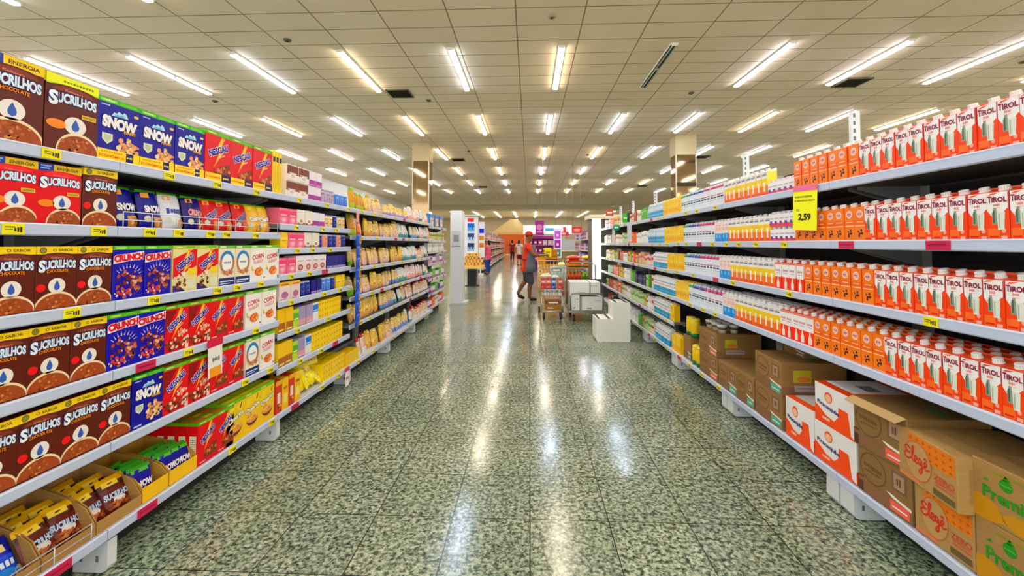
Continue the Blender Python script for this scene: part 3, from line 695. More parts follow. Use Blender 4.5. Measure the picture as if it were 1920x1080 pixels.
def tin(key, look, r, h, bodyc, lidc, labc, name='food_tin'):
    m = MB(); m.lathe([(r * .97, 0), (r, .004), (r, h * .9), (r * .96, h * .93)], M(bodyc, .3), (0, r, 0), 14)
    m.surf = lambda u, v, l: ((r + l) * math.sin((u - .5) * 2.0), r - (r + l) * math.cos((u - .5) * 2.0), v * h)
    m.fr = (Vector((0, 0, 0)), Vector((2 * r, 0, 0)), Vector((0, 0, h)), Vector((0, -1, 0)))
    m.rect(.2, .15, .8, .55, M(labc), 2); m.rect(.3, .3, .7, .4, M('8a5a5a'), 3)
    for k in range(3): m.rect(.2 + k * .2, .62, .35 + k * .2, .72, M(labc), 2)
    l = MB(); l.lathe([(r * .98, h * .9), (r, h * .905), (r, h * .99), (r * .95, h)], M(lidc, .35), (0, r, 0), 14)
    proto(key, name, look, 'tin', m, [('lid', l)], w=2 * r + .004, h=h)
tin('t_blue', 'light blue milk powder tin', .042, .115, '4a86d8', 'd8dcec', 'a8c8f0')
tin('t_lav', 'grey lavender powder tin', .042, .12, 'c8b8d0', '9a90b0', '8a6a78')
tin('t_yel', 'cream and amber powder tin', .038, .115, 'ecd9a8', '7a86b8', 'c88a4a')
tin('t_navy', 'navy blue powder tin', .04, .115, '1c2c88', 'b8c0d8', '5a7ad0')
tin('t_peach', 'peach fruit purée tin', .042, .115, 'f0a888', 'f4e6d8', 'e07a50')
def smallbox(key, look, w, h, d, col, band, mark, bv=(.55, .8), blob=None):
    m = pack(w, h, d, col); m.rect(0, bv[0], 1, bv[1], M(band), 1); m.rect(.15, bv[0] + .04, .85, bv[0] + .12, M(mark), 2)
    if blob: m.ell(.5, .3, .32, .18, M(blob), 2, 14); m.ell(.5, .3, .2, .1, M(mark), 3, 12)
    m.rect(.1, .06, .6, .1, M(mark), 2)
    proto(key, 'grocery_box', look, 'box', m, w=w, h=h)
smallbox('c_brown', 'white box with brown cocoa corner', .15, .12, .1, 'f2eae4', '7a3a1c', 'd8c8bc', (.4, .95), 'f8f4f0')
smallbox('c_purp', 'white and magenta box', .1, .12, .1, 'efe6ee', 'a83a98', 'd890d0', (.02, .42))
smallbox('c_pink', 'pink dessert box', .11, .12, .1, 'f07a94', 'e84a78', 'fbc8d0', (.5, .85), 'f4a0b0')
smallbox('c_cocoa', 'white and cocoa brown box', .11, .125, .1, 'f0e8da', '8a5a2c', 'b89070', (.02, .2), 'fbf6ee')
smallbox('c_dot', 'white box with red-brown dot', .115, .13, .1, 'f2e2de', 'f4f2f4', 'c8a8b0', (.6, .95), 'b8442c')
smallbox('c_navy', 'dark blue box with silver mark', .075, .115, .1, '241c7a', 'c8b8e0', '8a80c0', (.05, .2))
smallbox('c_multi', 'white and yellow sweets box', .13, .135, .1, 'ecd8d0', 'f4c820', 'd06a4a', (.78, 1.), '9a7ac8')
smallbox('c_green', 'lime green pack', .075, .14, .08, 'b8d83a', '5aa82c', 'f4f0c0', (.4, .8))
smallbox('c_mauve', 'mauve pack with pink base', .1, .15, .08, 'a89ac0', 'e0a0a0', 'd8d0e8', (.02, .35))
smallbox('c_sky', 'white and sky blue pack', .09, .15, .08, 'ecefe8', '2a7ad0', 'c8e0f4', (.5, .9))
smallbox('c_gold', 'tall golden snack pack', .09, .17, .08, 'f0c41c', 'a8681c', 'f8e090', (.02, .4))
smallbox('c_ybot', 'bright yellow packet', .09, .12, .08, 'f6cc10', 'f8dc50', 'e0a010', (.4, .7))

# ---- drink cartons (screw cap is a part)
def carton(key, look, name, paint, cap=WH, w=.066, h=.187, d=.066, slope=.018, base=WH):
    m = MB(); hw = w / 2
    m.prism([(0, 0), (d, 0), (d, h), (0, h - slope)], -hw, hw, M(base, .3), axis=0)
    m.prism([(d - .004, h - .004), (d, h - .004), (d, h + .004), (d - .003, h + .004)], -hw, hw, M(base, .3), axis=0)
    m.front(w, h - slope); paint(m, w, h, d)
    c = MB(); n = Vector((0, -slope, d)).normalized()
    R_ = Matrix.Translation((0, d * .42, h - slope * .58)) @ Matrix.Rotation(math.atan2(slope, d), 4, 'X')
    cc = MB(); cc.lathe([(.0165, 0), (.0165, .003), (.0145, .004), (.0145, .015), (.013, .0165)], M(cap, .35), n=14)
    c.add(cc.v, cc.f, M(cap, .35), False, R_)
    for k in range(14):
        a = 2 * PI * k / 14; c.add([(.0146 * math.cos(a + e), .0146 * math.sin(a + e), z) for e, z in ((-.08, .004), (.08, .004), (.08, .014), (-.08, .014))], [(0, 1, 2, 3)], M('dcdad4'), False, R_)
    p = proto(key, name, look, 'carton', m, [('screw_cap', c)], w=w, h=h)
    j = MB(); j.v = list(m.v); j.f = list(m.f); j.m = list(m.m); j.sm = list(m.sm); j.mats = list(m.mats); j.add(c.v, c.f, M(cap, .35)); p.joined = j.mesh(name)
def sides(m, w, h, d, lo, hi, cut, top=None):
    for s_ in (-1, 1):
        m.face((s_ * w / 2, 0 if s_ > 0 else d, 0), (0, d * s_, 0), (0, 0, h - .018), (s_, 0, 0)); m.rect(0, 0, 1, cut, M(lo)); m.rect(0, cut, 1, .995, M(hi))
    m.front(w, h - .018)
def p_tirol(m, w, h, d):
    sides(m, w, h, d, 'f0420c', 'c8281c', .62)
    O = M('f4480a'); m.rect(0, .25, 1, .995, M(WH), .4); m.rect(0, 0, 1, .3, O); m.pg([(0, .3), (.30, .3), (.30, .42), (.2, .5), (0, .62)], O); m.pg([(.72, .3), (1, .3), (1, .62), (.92, .66), (.62, .52), (.72, .5)], O); m.pg([(.30, .3), (.72, .3), (.72, .36), (.3, .36)], O)
    m.rect(0, 0, .55, .25, M('f7702c'), 2); m.rect(.08, .06, .5, .1, M('d02c08'), 3); m.ell(.75, .2, .1, .05, M('f0a890'), 3); m.rect(.62, .03, .9, .1, M('f4b8a4'), 3)
    m.pg([(.22, .33), (.48, .33), (.48, .57), (.43, .6), (.43, .67), (.29, .67), (.29, .6), (.22, .57)], M('8fa08a'), 3); m.rect(.27, .36, .35, .62, M('4f6054'), 4)
    m.pg([(.49, .22), (.78, .22), (.83, .58), (.45, .58)], M('e3e7d6'), 4); m.rect(.52, .26, .59, .54, M('b4c0ac'), 5)
    m.text('T', .13, .85, .17, .125, M('8a1c3c'), 3, bold=.035); m.text('IROL', .58, .84, .68, .1, M('8a1c3c'), 3, bold=.04)
    for u in (.06, .19): m.rect(u - .02, .905, u + .02, .915, M('8a1c3c'), 3)
    m.text(DASH(4), .45, .73, .3, .07, M('e88a80'), 3); m.rect(.3, .665, .62, .675, M('ecaaa0'), 3)
    m.pg([(.03, .93), (.35, .95), (.6, .985), (.2, .975)], M('ee5a1c'), 3); m.rect(.96, .62, 1, .99, M('c8283c'), 2)
carton('tirol', 'white and red-orange milk carton', 'milk_carton', p_tirol, base='e2562c')
def p_orange(m, w, h, d):
    sides(m, w, h, d, 'f2700e', 'e8501c', .5)
    m.rect(0, 0, 1, .995, M('f4801c')); m.rect(0, .42, 1, .62, M('f26a14'), 2); m.rect(.05, .44, .95, .47, M('fbcf9a'), 3); m.rect(0, .0, 1, .05, M('f8b088'), 2)
    m.ell(.5, .8, .3, .12, M('f8cfc0'), 3, 16); m.ell(.5, .8, .22, .08, M('e8b4ac'), 4, 14); m.text(DASH(5), .5, .8, .36, .05, M('b04a4a'), 5); m.rect(.2, .56, .8, .58, M('fbd8b0'), 3)
    for k, (u, v) in enumerate([(.35, .3), (.6, .32), (.5, .22), (.68, .24), (.42, .16)]): m.blobs(u, v, .03, .02, 3, [M('4a1c1c'), M('5a2a2a')], .09, 3, k + 2)
    m.ell(.5, .27, .05, .025, M('c88a9a'), 6, 10)
carton('orange', 'all-orange milk carton with dark spots', 'milk_carton', p_orange, base='f07a20')
def p_red(m, w, h, d):
    sides(m, w, h, d, 'e8380e', 'f0ece8', .5); m.rect(0, .4, 1, .995, M(WH), .4); m.rect(0, 0, 1, .47, M('ee3c10')); m.pg([(.3, .05), (.7, .05), (.72, .25), (.6, .36), (.56, .46), (.44, .46), (.4, .36), (.28, .25)], M('f6e6da'), 2); m.text(DASH(5), .5, .72, .7, .09, M('c08aa0'), 3); m.rect(.2, .6, .8, .63, M('d8b0b8'), 2); m.rect(0, .94, 1, .99, M('ec7a68'), 2)
carton('redc', 'white-over-red milk carton with bottle silhouette', 'milk_carton', p_red, base='e85a44')
def p_yel(m, w, h, d):
    sides(m, w, h, d, 'f07a14', 'f2d850', .42); m.rect(0, 0, 1, .4, M('ee7c18')); m.rect(0, .4, 1, .72, M('f6cc12')); m.pg([(0, .4), (.5, .52), (1, .4)], M('f2a414'), 2); m.rect(.1, .05, .9, .16, M('e85a28'), 3)
    m.pg([(.35, .18), (.65, .18), (.62, .34), (.72, .56), (.28, .56), (.38, .34)], M('f8f2e0'), 4); m.rect(.1, .83, .9, .9, M('8a8f98'), 3); m.rect(.3, .92, .9, .95, M('b8b8b0'), 3)
carton('yel', 'yellow and orange drink carton, white top', 'drink_carton', p_yel)
def p_bw(m, w, h, d):
    sides(m, w, h, d, '1a7cc8', 'f0dcd4', .42); m.rect(0, 0, 1, .44, M('2090d8')); m.ell(.5, .3, .22, .1, M('6ad0ee'), 2, 12); m.rect(0, .44, 1, .98, M('f4e2da')); m.rect(.2, .6, .8, .75, M('f0c0b4'), 2); m.rect(.2, .82, .8, .88, M('d8bcc0'), 2)
carton('bw', 'cream carton with blue base', 'drink_carton', p_bw)
for kk, tc, nm in (('wg', '1e9a5c', 'green'), ('wb', '2446a8', 'blue'), ('wm', 'c8206c', 'magenta')):
    def p_w(m, w, h, d, tc=tc):
        sides(m, w, h, d, 'dfe9f2', 'eaf1f6', .5); m.rect(0, .90, 1, .998, M(tc), 3); m.rect(.08, .55, .3, .6, M(tc), 2); m.rect(.36, .55, .92, .6, M(tc), 2); m.rect(.1, .42, .86, .5, M('3c4858'), 2); m.text(DASH(5), .5, .44, .7, .07, M('4a5868'), 3); m.rect(.15, .3, .85, .33, M('a8b8c8'), 2); m.rect(.2, .18, .8, .2, M('c0ccd8' if tc != 'c8206c' else 'f0c0b4'), 2)
        m.face((-w / 2, 0, h - .018), (w, 0, 0), (0, d, .018), (0, -.25, .97)); m.rect(0, 0, 1, 1, M(tc), 2)
    carton(kk, 'white milk carton with %s top' % nm, 'milk_carton', p_w, cap='eef2f4', base='e6eef4')
def p_yb(m, w, h, d):
    sides(m, w, h, d, 'f4c410', 'f4c410', .5); m.rect(0, 0, 1, .995, M('f8c80c')); m.text(DASH(4), .5, .6, .8, .1, M('f6e07a'), 2)
    for k in range(3): m.rect(.2 + .22 * k, .2, .34 + .22 * k, .42, M('ea8a1c'), 2)
carton('yb', 'plain yellow soy drink carton', 'drink_carton', p_yb, cap='f4d860', base='f0c010')
def p_teal(m, w, h, d):
    sides(m, w, h, d, '1490b4', 'e6eaec', .42); m.rect(0, 0, 1, .42, M('1496c0')); m.rect(.1, .12, .9, .2, M('4ec0dc'), 2); m.rect(0, .42, 1, .99, M('eef0f0')); m.rect(.15, .55, .85, .64, M('d89aa0'), 2); m.rect(.15, .74, .85, .84, M('5aa8b8'), 2)
carton('teal', 'white carton with teal base', 'drink_carton', p_teal)
def p_lb(m, w, h, d):
    sides(m, w, h, d, '2a8cc4', 'a8d0e4', .5); m.rect(0, 0, 1, .5, M('2c98cc')); m.rect(0, .5, 1, .99, M('b8d8ea')); m.rect(.15, .6, .85, .8, M('e8eef4'), 2); m.rect(.1, .2, .9, .3, M('90d4ec'), 2)
carton('lb', 'pale blue drink carton', 'drink_carton', p_lb)
def p_kid(m, w, h, d):
    for s_ in (-1, 1):
        m.face((s_ * w / 2, 0 if s_ > 0 else d, 0), (0, d * s_, 0), (0, 0, h - .008), (s_, 0, 0)); m.rect(0, 0, 1, .3, M('e05a8a'))
    m.front(w, h - .008); m.rect(0, 0, 1, .3, M('e8506a'), 1); m.rect(.1, .22, .7, .46, M('6a4a9a'), 2); m.rect(.15, .1, .6, .2, M('e83a3a'), 3); m.rect(.1, .62, .9, .72, M('c8b8c8'), 2); m.ell(.75, .4, .18, .12, M('f8f0f4'), 3, 10)
carton('kid', 'small white and berry drink carton', 'drink_carton', p_kid, cap='e8d8e0', h=.088, w=.055, d=.05, slope=.008)
# far right assorted groceries
for key, look, a in [('g_red', 'red and white food box', ('e8d8d0', 'c8181c', '8a1c1c')), ('g_cream', 'cream food box with pale stripes', ('eae4d0', 'b8a680', '8a7a5a')), ('g_beige', 'beige and pink food box', ('e0b890', 'd07a6a', '8a4a3a')), ('g_mint', 'pale green food box', ('c8dca8', '6aa85a', '4a7a3a')), ('g_olive', 'olive yellow food box', ('d8b81c', 'a0901c', '6a5a10')), ('g_white', 'plain white food box', ('f2f2f0', 'dcdcd8', 'b8b8b4')), ('g_or', 'orange food box', ('ef6a2a', 'f8a060', 'b83a10')), ('g_green', 'grass green food box', ('5aae34', '8cd04a', '2a6a1c')), ('g_navy', 'navy food box', ('20264a', '3a4470', '8890b8')), ('g_brick', 'brick red food box', ('a8452c', 'd88a5a', '6a2418'))]:
    smallbox(key, look, .085, .16, .08, a[0], a[1], a[2])

# ================================================================== stocking the shelves
XL, XR = 1.768, 1.618
CNT = {}
def put(key, side, y, z, shelf, off=0., rot=0., tilt=0., dz=0., lab=None, joined=False, group=None, count=True):
    p = PR[key]; sg = -1 if side == 'L' else 1
    rz = PI / 2 if side == 'L' else -PI / 2
    x = sg * ((XL if side == 'L' else XR) + off)
    o = bpy.data.objects.new(p.name, p.joined if joined else p.me); COL.objects.link(o)
    o.location = (x, y, z - .006 + dz)
    o.rotation_euler = (tilt, 0, rz + rot)
    if not joined:
        for n, me in p.kids:
            c = bpy.data.objects.new(n, me); COL.objects.link(c); c.parent = o
    if lab is None:
        k = (p.look, shelf); CNT[k] = CNT.get(k, 0) + 1
        lab = '%s, %s from camera, %s' % (p.look, nth(CNT[k]), shelf)
    tag(o, lab, p.cat, group or '%s on the shelves' % (p.name.replace('_', ' ') + 's'))
    return o
def edges(key, side, es, z, shelf, **kw):
    """one package between each pair of neighbouring edges"""
    for a, b in zip(es, es[1:]): put(key, side, (a + b) / 2, z, shelf, off=RND.uniform(0, .004), rot=RND.uniform(-.012, .012), **kw)
ORDL = ['top', 'second', 'third', 'fourth', 'fifth', 'bottom']
LS = ['%s left shelf' % q for q in ORDL]
z = LA
# top
put('sucb1', 'L', 1.353, z[0], LS[0]); put('sucb2', 'L', 1.545, z[0], LS[0])
edges('snowb', 'L', [1.638, 1.828, 2.018, 2.208], z[0], LS[0]); edges('nese', 'L', [2.212, 2.41, 2.61, 2.81], z[0], LS[0])
for k in range(3): put('spine', 'L', 2.832 + .037 * k, z[0], LS[0])
# second
edges('sucr', 'L', [1.29, 1.438, 1.586], z[1], LS[1]); put('suc', 'L', 1.66, z[1], LS[1])
for key, y in [('pb_snow', 1.83), ('pb_snow', 1.965), ('pb_white', 2.085), ('pb_crunch', 2.225), ('pb_nes', 2.345), ('pb_nes', 2.45), ('pb_nes', 2.60), ('pb_yel', 2.72), ('pb_yel', 2.82)]:
    put(key, 'L', y, z[1], LS[1], off=.035, tilt=-.2, rot=RND.uniform(-.08, .08))
for key, y in [('pb_snow', 1.80), ('pb_snow', 1.93), ('pb_crunch', 2.2), ('pb_nes', 2.42), ('pb_yel', 2.76)]:
    put(key, 'L', y, z[1], LS[1], off=.1, tilt=-.2, lab='%s, %s in the row behind the front pouches' % (PR[key].look, {1.80: 'first', 1.93: 'second', 2.2: 'third', 2.42: 'fourth', 2.76: 'last'}[y]))
# packages just outside the picture's edge, so that the run does not stop there
for r, (key, n) in enumerate([('sucb2', 2), ('sucr', 3), ('suc', 3), ('suc', 3), ('suc', 3)]):
    for k in range(n):
        w = PR[key].w + .004; put(key, 'L', [1.26, 1.288, 1.298, 1.286, 1.266][r] - w * (k + .5), z[r], LS[r], lab='%s outside left edge, %s out, %s' % (PR[key].look, nth(k + 1), LS[r]))
# third, fourth, fifth
edges('suc', 'L', [1.302, 1.442, 1.582, 1.722], z[2], LS[2]); edges('crunch', 'L', [1.724, 1.868, 2.02], z[2], LS[2]); edges('nesy', 'L', [2.022, 2.178, 2.334], z[2], LS[2]); edges('ring', 'L', [2.336, 2.47, 2.604], z[2], LS[2]); edges('corn', 'L', [2.606, 2.762, 2.91], z[2], LS[2])
edges('suc', 'L', [1.29, 1.43, 1.568, 1.706], z[3], LS[3]); edges('crunch', 'L', [1.707, 1.852, 1.985], z[3], LS[3]); edges('nesb', 'L', [1.985, 2.134, 2.276], z[3], LS[3]); edges('nesr', 'L', [2.276, 2.412, 2.556], z[3], LS[3]); edges('corn', 'L', [2.567, 2.73, 2.89], z[3], LS[3])
edges('suc', 'L', [1.27, 1.408, 1.547, 1.686, 1.824], z[4], LS[4]); put('snow', 'L', 1.908, z[4], LS[4]); edges('nesb', 'L', [1.99, 2.138, 2.286], z[4], LS[4]); edges('nesr', 'L', [2.287, 2.427, 2.567], z[4], LS[4]); put('ring', 'L', 2.644, z[4], LS[4]); put('corn', 'L', 2.8, z[4], LS[4])
# bottom: open card trays with pouches
TRM = CARD('b98a44')
def tray(y, wy, d, hf, hb, lab, col=TRM, front=None):
    t = obj('display_tray', None, None, (-(XL + .005), y, z[5] - .006), PI / 2); hw = wy / 2; th = .004
    g = MB(); g.box((-hw, 0, 0), (hw, d, th), col); obj('base', g, t)
    g = MB(); g.box((-hw, 0, th), (hw, th, hf), front or col); obj('front_panel', g, t)
    g = MB(); g.box((-hw, d - th, th), (hw, d, hb), col); obj('back_panel', g, t)
    for s_ in (-1, 1):
        g = MB(); n = 8
        pr = [(th, th), (d - th, th), (d - th, hb)] + [(d - th - (d - 2 * th) * k / n, hf + (hb - hf) * (1 - k / n) ** .45) for k in range(1, n + 1)]
        g.prism(pr, s_ * hw - (th if s_ > 0 else 0), s_ * hw + (th if s_ < 0 else 0), col, axis=0); obj('side_panel', g, t)
    tag(t, lab, 'display tray', 'card display trays on the bottom left shelf'); return t
BL = LS[5]
tray(1.42, .15, .3, .05, .2, 'brown card tray at the lower left corner holding blue pouches')
tray(1.595, .19, .3, .05, .2, 'brown card tray of chocolate pouches beside the blue pouches')
tray(1.795, .2, .3, .05, .2, 'brown card tray of chocolate pouches, nearer the blue flakes pouches')
tray(1.968, .135, .3, .07, .17, 'yellow fronted card tray with small blue flakes pouches, nearer one', CARD('c8962c'), M('f0c020'))
tray(2.13, .17, .3, .07, .17, 'yellow fronted card tray with small blue flakes pouches beside red boxes', CARD('c8962c'), M('f0c020'))
for k, (y, o) in enumerate([(1.42, .03), (1.425, .1), (1.415, .17)]): put('pb_blue', 'L', y, z[5] + .006, BL, off=o, tilt=-.5, rot=RND.uniform(-.1, .1))
for k, (y, o, r) in enumerate([(1.55, .03, .3), (1.645, .05, -.3), (1.55, .1, .15), (1.645, .12, -.15), (1.595, .18, 0), (1.745, .04, .32), (1.845, .04, -.22), (1.75, .11, .2), (1.845, .12, 0), (1.795, .19, .15)]):
    put('pb_choc', 'L', y, z[5] + .006, BL, off=o, tilt=-.42, rot=r * .5)
for k, (y, o) in enumerate([(1.945, .03), (1.995, .05), (1.945, .08), (1.995, .11), (1.968, .15), (2.085, .03), (2.13, .03), (2.175, .03), (2.085, .08), (2.13, .08), (2.175, .08), (2.1, .13), (2.16, .13)]):
    put('pb_mini', 'L', y, z[5] + .006, BL, off=o, tilt=-.3, rot=RND.uniform(-.3, .3))
for r in range(5):
    for j in range(2):
        y = 2.286 + .137 * j
        put('nesr', 'L', y, z[5], BL, off=.06 * r + .004, lab=None if r == 0 else 'bright red cereal box in the bottom block, row %d behind, %s column' % (r, ['nearer', 'farther'][j]))
    for j in range(3):
        put('cheer', 'L', 2.506 + .154 * j, z[5], BL, off=.06 * r + .004, lab=None if r == 0 else 'yellow oat ring box on the bottom shelf, row %d behind, %s column' % (r, nth(j + 1)))
for k, y in enumerate([2.94, 3.02, 3.1, 3.18]): put(['redbox', 'yelbox2'][k % 2], 'L', y, z[5], BL)
for k in range(18):
    put('bag_y', 'L', 3.28 + .08 * (k % 5) + RND.uniform(-.02, .02), z[5], BL, off=.02 + .07 * (k // 5), tilt=-.6 + RND.uniform(-.25, .25), rot=RND.uniform(-.6, .6), dz=.03 + .035 * (k // 5) + .02 * (k % 2))
for k in range(3):
    for r in range(2): put('ybox', 'L', 3.66 + .145 * k, z[5], BL, off=.13 * r + .01, lab=None if r == 0 else 'bright yellow dotted box on bottom shelf behind the %s front one' % nth(k + 1))
for k in range(2): put('ybox2', 'L', 4.12 + .155 * k, z[5], BL, off=.01)
# middle bay of tins and packs
LM = ['%s of eight shelves, tin bay' % q for q in ('top', 'second', 'third', 'fourth', 'fifth', 'sixth', 'seventh', 'bottom')]
def seq(side, items, y0, zz, shelf, gap=.004, off=0., upto=None, vary=None):
    y = y0
    for key, n in items:
        for _ in range(n):
            if vary and RND.random() < .25: key = RND.choice(vary)
            if vary and RND.random() < .04: y += .09
            w = PR[key].w
            if upto and y + w > upto: return
            o = put(key, side, y + w / 2, zz, shelf, off=off + RND.uniform(0, .008), rot=RND.uniform(-.04, .04)); y += w + gap
            if vary: o.scale.z = RND.uniform(.8, 1.12)
z2 = LC
seq('L', [('c_brown', 2), ('c_purp', 2), ('t_lav', 3), ('t_blue', 4)], 2.99, z2[0], LM[0], upto=4.06)
for k, key in enumerate(['c_brown', 'c_brown', 'c_purp', 'c_purp']):
    y = [3.065, 3.22, 3.352, 3.456][k]; put(key, 'L', y, z2[0] + PR[key].h, LM[0], lab='%s stacked on another, %s of the upper layer' % (PR[key].look, nth(k + 1)))
seq('L', [('c_pink', 2), ('c_cocoa', 2), ('c_purp', 2), ('t_yel', 2), ('t_navy', 1), ('t_yel', 2), ('t_navy', 1), ('t_yel', 1)], 2.915, z2[1], LM[1], upto=4.06)
seq('L', [('c_ybot', 1), ('c_pink', 2), ('c_cocoa', 2), ('t_navy', 1), ('t_peach', 1), ('t_navy', 2), ('t_peach', 1), ('t_navy', 1), ('t_peach', 1)], 2.93, z2[2], LM[2], upto=4.06)
seq('L', [('c_pink', 2), ('c_dot', 4), ('c_navy', 5)], 2.91, z2[3], LM[3], upto=4.06)
seq('L', [('c_multi', 2), ('t_navy', 2), ('c_navy', 2), ('t_blue', 2), ('t_navy', 1), ('c_ybot', 2)], 2.93, z2[4], LM[4], upto=4.06)
seq('L', [('c_gold', 2), ('c_green', 1), ('c_mauve', 2), ('c_sky', 1), ('ybox', 3)], 2.92, z2[5], LM[5], upto=4.08)
seq('L', [('c_gold', 2), ('c_green', 1), ('c_mauve', 1), ('c_sky', 1), ('ybox', 4)], 2.92, z2[6], LM[6], upto=4.08)
# far left pasta bays
LF = ['%s shelf of pasta bays' % q for q in ORDL]
PLAN = [[('pa_lime', 3), ('pa_amber', 5), ('pa_lil', 8), ('pa_pink', 6), ('pa_teal', 1), ('pa_pink', 9)],
        [('pa_lime', 1), ('pa_yel', 5), ('pa_amber', 7), ('pa_teal', 5), ('pa_blue', 2), ('pa_pink', 9)],
        [('pa_green', 1), ('pa_amber', 13), ('pa_teal', 6), ('pa_pink', 9)],
        [('pa_green', 2), ('pa_amber', 8), ('pa_blue', 3), ('pa_teal', 2), ('pa_pink', 14)],
        [('pa_amber', 2), ('pa_yel', 5), ('pa_blue', 5), ('pa_teal', 2), ('pa_red', 16)],
        [('pa_red', 2), ('pa_yel', 4), ('pa_amber', 3), ('pa_blue', 5), ('pa_teal', 2), ('pa_red', 16)]]
for i, pl in enumerate(PLAN):
    y = 4.19 if i < 5 else 4.46
    for key, n in pl:
        for _ in range(n):
            if y > 7.5: break
            if RND.random() < .3 and key in ('pa_amber', 'pa_yel', 'pa_pink'): key2 = {'pa_amber': 'pa_yel', 'pa_yel': 'pa_lil', 'pa_pink': RND.choice(['pa_teal', 'pa_red'])}[key]
            else: key2 = key
            o = put(key2, 'L', y + .055, LD[i], LF[i], off=.015 + RND.uniform(0, .03), tilt=-.16 + RND.uniform(-.14, .1), rot=RND.uniform(-.3, .3)); q = RND.uniform(.86, 1.1); o.scale = (q, q, q * RND.uniform(.94, 1.08)); y += .124
LE_N = ['%s shelf of shallow end bay' % q for q in ('top', 'second', 'third', 'fourth', 'fifth', 'sixth', 'bottom')]
EP = [['g_white'], ['g_olive', 'g_mint'], ['g_white', 'g_cream'], ['c_mauve', 'c_purp'], ['c_purp', 'g_green'], ['c_navy', 'c_purp', 'g_green'], ['c_purp', 'g_or', 'g_cream']]
for i, ks in enumerate(EP):
    if i == 0: continue
    seq('L', [(ks[k % len(ks)], 3) for k in range(6)], 7.66, LE[i], LE_N[i], off=.085, upto=9.15)
m = pack(.36, .24, .2, '2a7ab4'); m.rect(.06, .1, .72, .72, M('e8c8b0')); m.ell(.4, .35, .25, .18, M('e8842c'), 2); m.ell(.55, .3, .2, .14, M('f6e2c8'), 3)
proto('bluebox', 'bakery_box', 'big blue box picturing bread', 'box', m, w=.36, h=.24)
for k in range(3): put('bluebox', 'L', 7.95 + .42 * k, LE[0], LE_N[0], off=.085)

# right side cartons -----------------------------------------------------------
RS = ['%s right shelf' % q for q in ('top', 'second', 'third', 'fourth', 'fifth', 'bottom')]
P_ = .0684
def run(key, far, near, zz, shelf, rows=1, pitch=P_):
    n = int(round((far - near) / pitch)); s_ = (far - near) / n
    for i in range(n):
        y = near + (i + .5) * s_
        for r in range(rows):
            if r == 0: put(key, 'R', y, zz, shelf, off=RND.uniform(0, .005), rot=RND.uniform(-.03, .03))
            else: put(key, 'R', y, zz, shelf, off=.069 * r + RND.uniform(0, .004), rot=RND.uniform(-.04, .04), joined=True, lab='%s, %s row back, %s, %s' % (PR[key].look, ['', 'second', 'third', 'fourth'][r], nth(i + 1), shelf))
for lv, rows, sp in [(0, 1, [('tirol', 2.13), ('orange', 2.64), ('kid', 2.93), ('yel', 3.57), ('wm', 3.98), ('wb', 4.3), ('wg', 4.555), ('yb', 5.18), ('lb', 5.83)]),
                     (1, 1, [('tirol', 2.104), ('orange', 2.641), ('kid', 2.909), ('yel', 3.505), ('bw', 3.75), ('wm', 4.1), ('wb', 4.36), ('wg', 4.523), ('yb', 5.142), ('lb', 5.83)]),
                     (2, 2, [('tirol', 2.06), ('orange', 2.565), ('redc', 2.866), ('yel', 3.478), ('bw', 3.68), ('wm', 4.08), ('wb', 4.36), ('wg', 4.493), ('yb', 5.044), ('teal', 5.6)]),
                     (3, 3, [('tirol', 2.014), ('orange', 2.494), ('redc', 2.818), ('yel', 3.415), ('bw', 3.63), ('wm', 4.0), ('wb', 4.24), ('wg', 4.373), ('yb', 4.78), ('teal', 5.6)])]:
    near = sp[0][1] - 10 * P_
    for k, (key, far) in enumerate(sp):
        zz = (RA if far < 4.9 else RB)[lv]
        run(key, far, near, zz, RS[lv], rows if k < 6 and far < 3.8 else (2 if lv == 3 and far < 4.9 else 1), .058 if key == 'kid' else P_)
        near = far
    for k in range(3): put('tirol', 'R', sp[0][1] - (10.5 + k) * P_, RA[lv], RS[lv], lab='white and red-orange milk carton past the right edge, %s out, %s' % (nth(k + 1), RS[lv]))
for i in range(5): put('kid', 'R', 2.67 + i * .054, RA[1] + .1, RS[1], off=.002, lab='small white and berry carton stacked on top, %s from camera, second right shelf' % nth(i + 1))
# a thin card between the stacked small cartons
# far right groceries
FARR = [[('g_white', 4), ('g_cream', 5), ('g_brick', 4), ('g_mint', 3), ('g_white', 2), ('g_beige', 6), ('g_or', 3), ('g_beige', 8)],
        [('g_white', 7), ('g_cream', 4), ('g_beige', 2), ('g_mint', 5), ('g_cream', 6), ('g_beige', 5), ('g_olive', 4), ('g_white', 4)],
        [('g_red', 4), ('g_beige', 5), ('g_cream', 6), ('g_white', 4), ('g_brick', 3), ('g_green', 3), ('g_beige', 4), ('g_olive', 6)],
        [('g_red', 2), ('g_or', 1), ('g_cream', 10), ('g_white', 5), ('g_mint', 6), ('g_beige', 6), ('g_green', 5)],
        [('g_red', 1), ('g_white', 3), ('g_cream', 10), ('g_white', 6), ('g_mint', 6), ('g_beige', 5), ('g_brick', 3), ('g_navy', 4)],
        [('g_red', 1), ('g_mint', 4), ('g_beige', 4), ('g_white', 9), ('g_olive', 5), ('g_cream', 8), ('g_navy', 3)]]
for lv, it in enumerate(FARR):
    seq('R', it, 5.86 if lv < 2 else 5.64, RB[lv], ('far ' + RS[lv]), off=.005, upto=9.45, vary=['g_olive', 'g_green', 'g_or', 'g_navy', 'g_red', 'g_brick', 'g_mint', 'g_cream'])
seq('R', [('teal', 9)], 5.0, RB[4], RS[4], off=.005); seq('R', [('yb', 2)], 4.86, RB[4], RS[4], off=.005)
seq('R', [('teal', 8)], 5.02, RB[5], RS[5], off=.005); seq('R', [('yb', 4)], 4.66, RB[5], RS[5], off=.005)
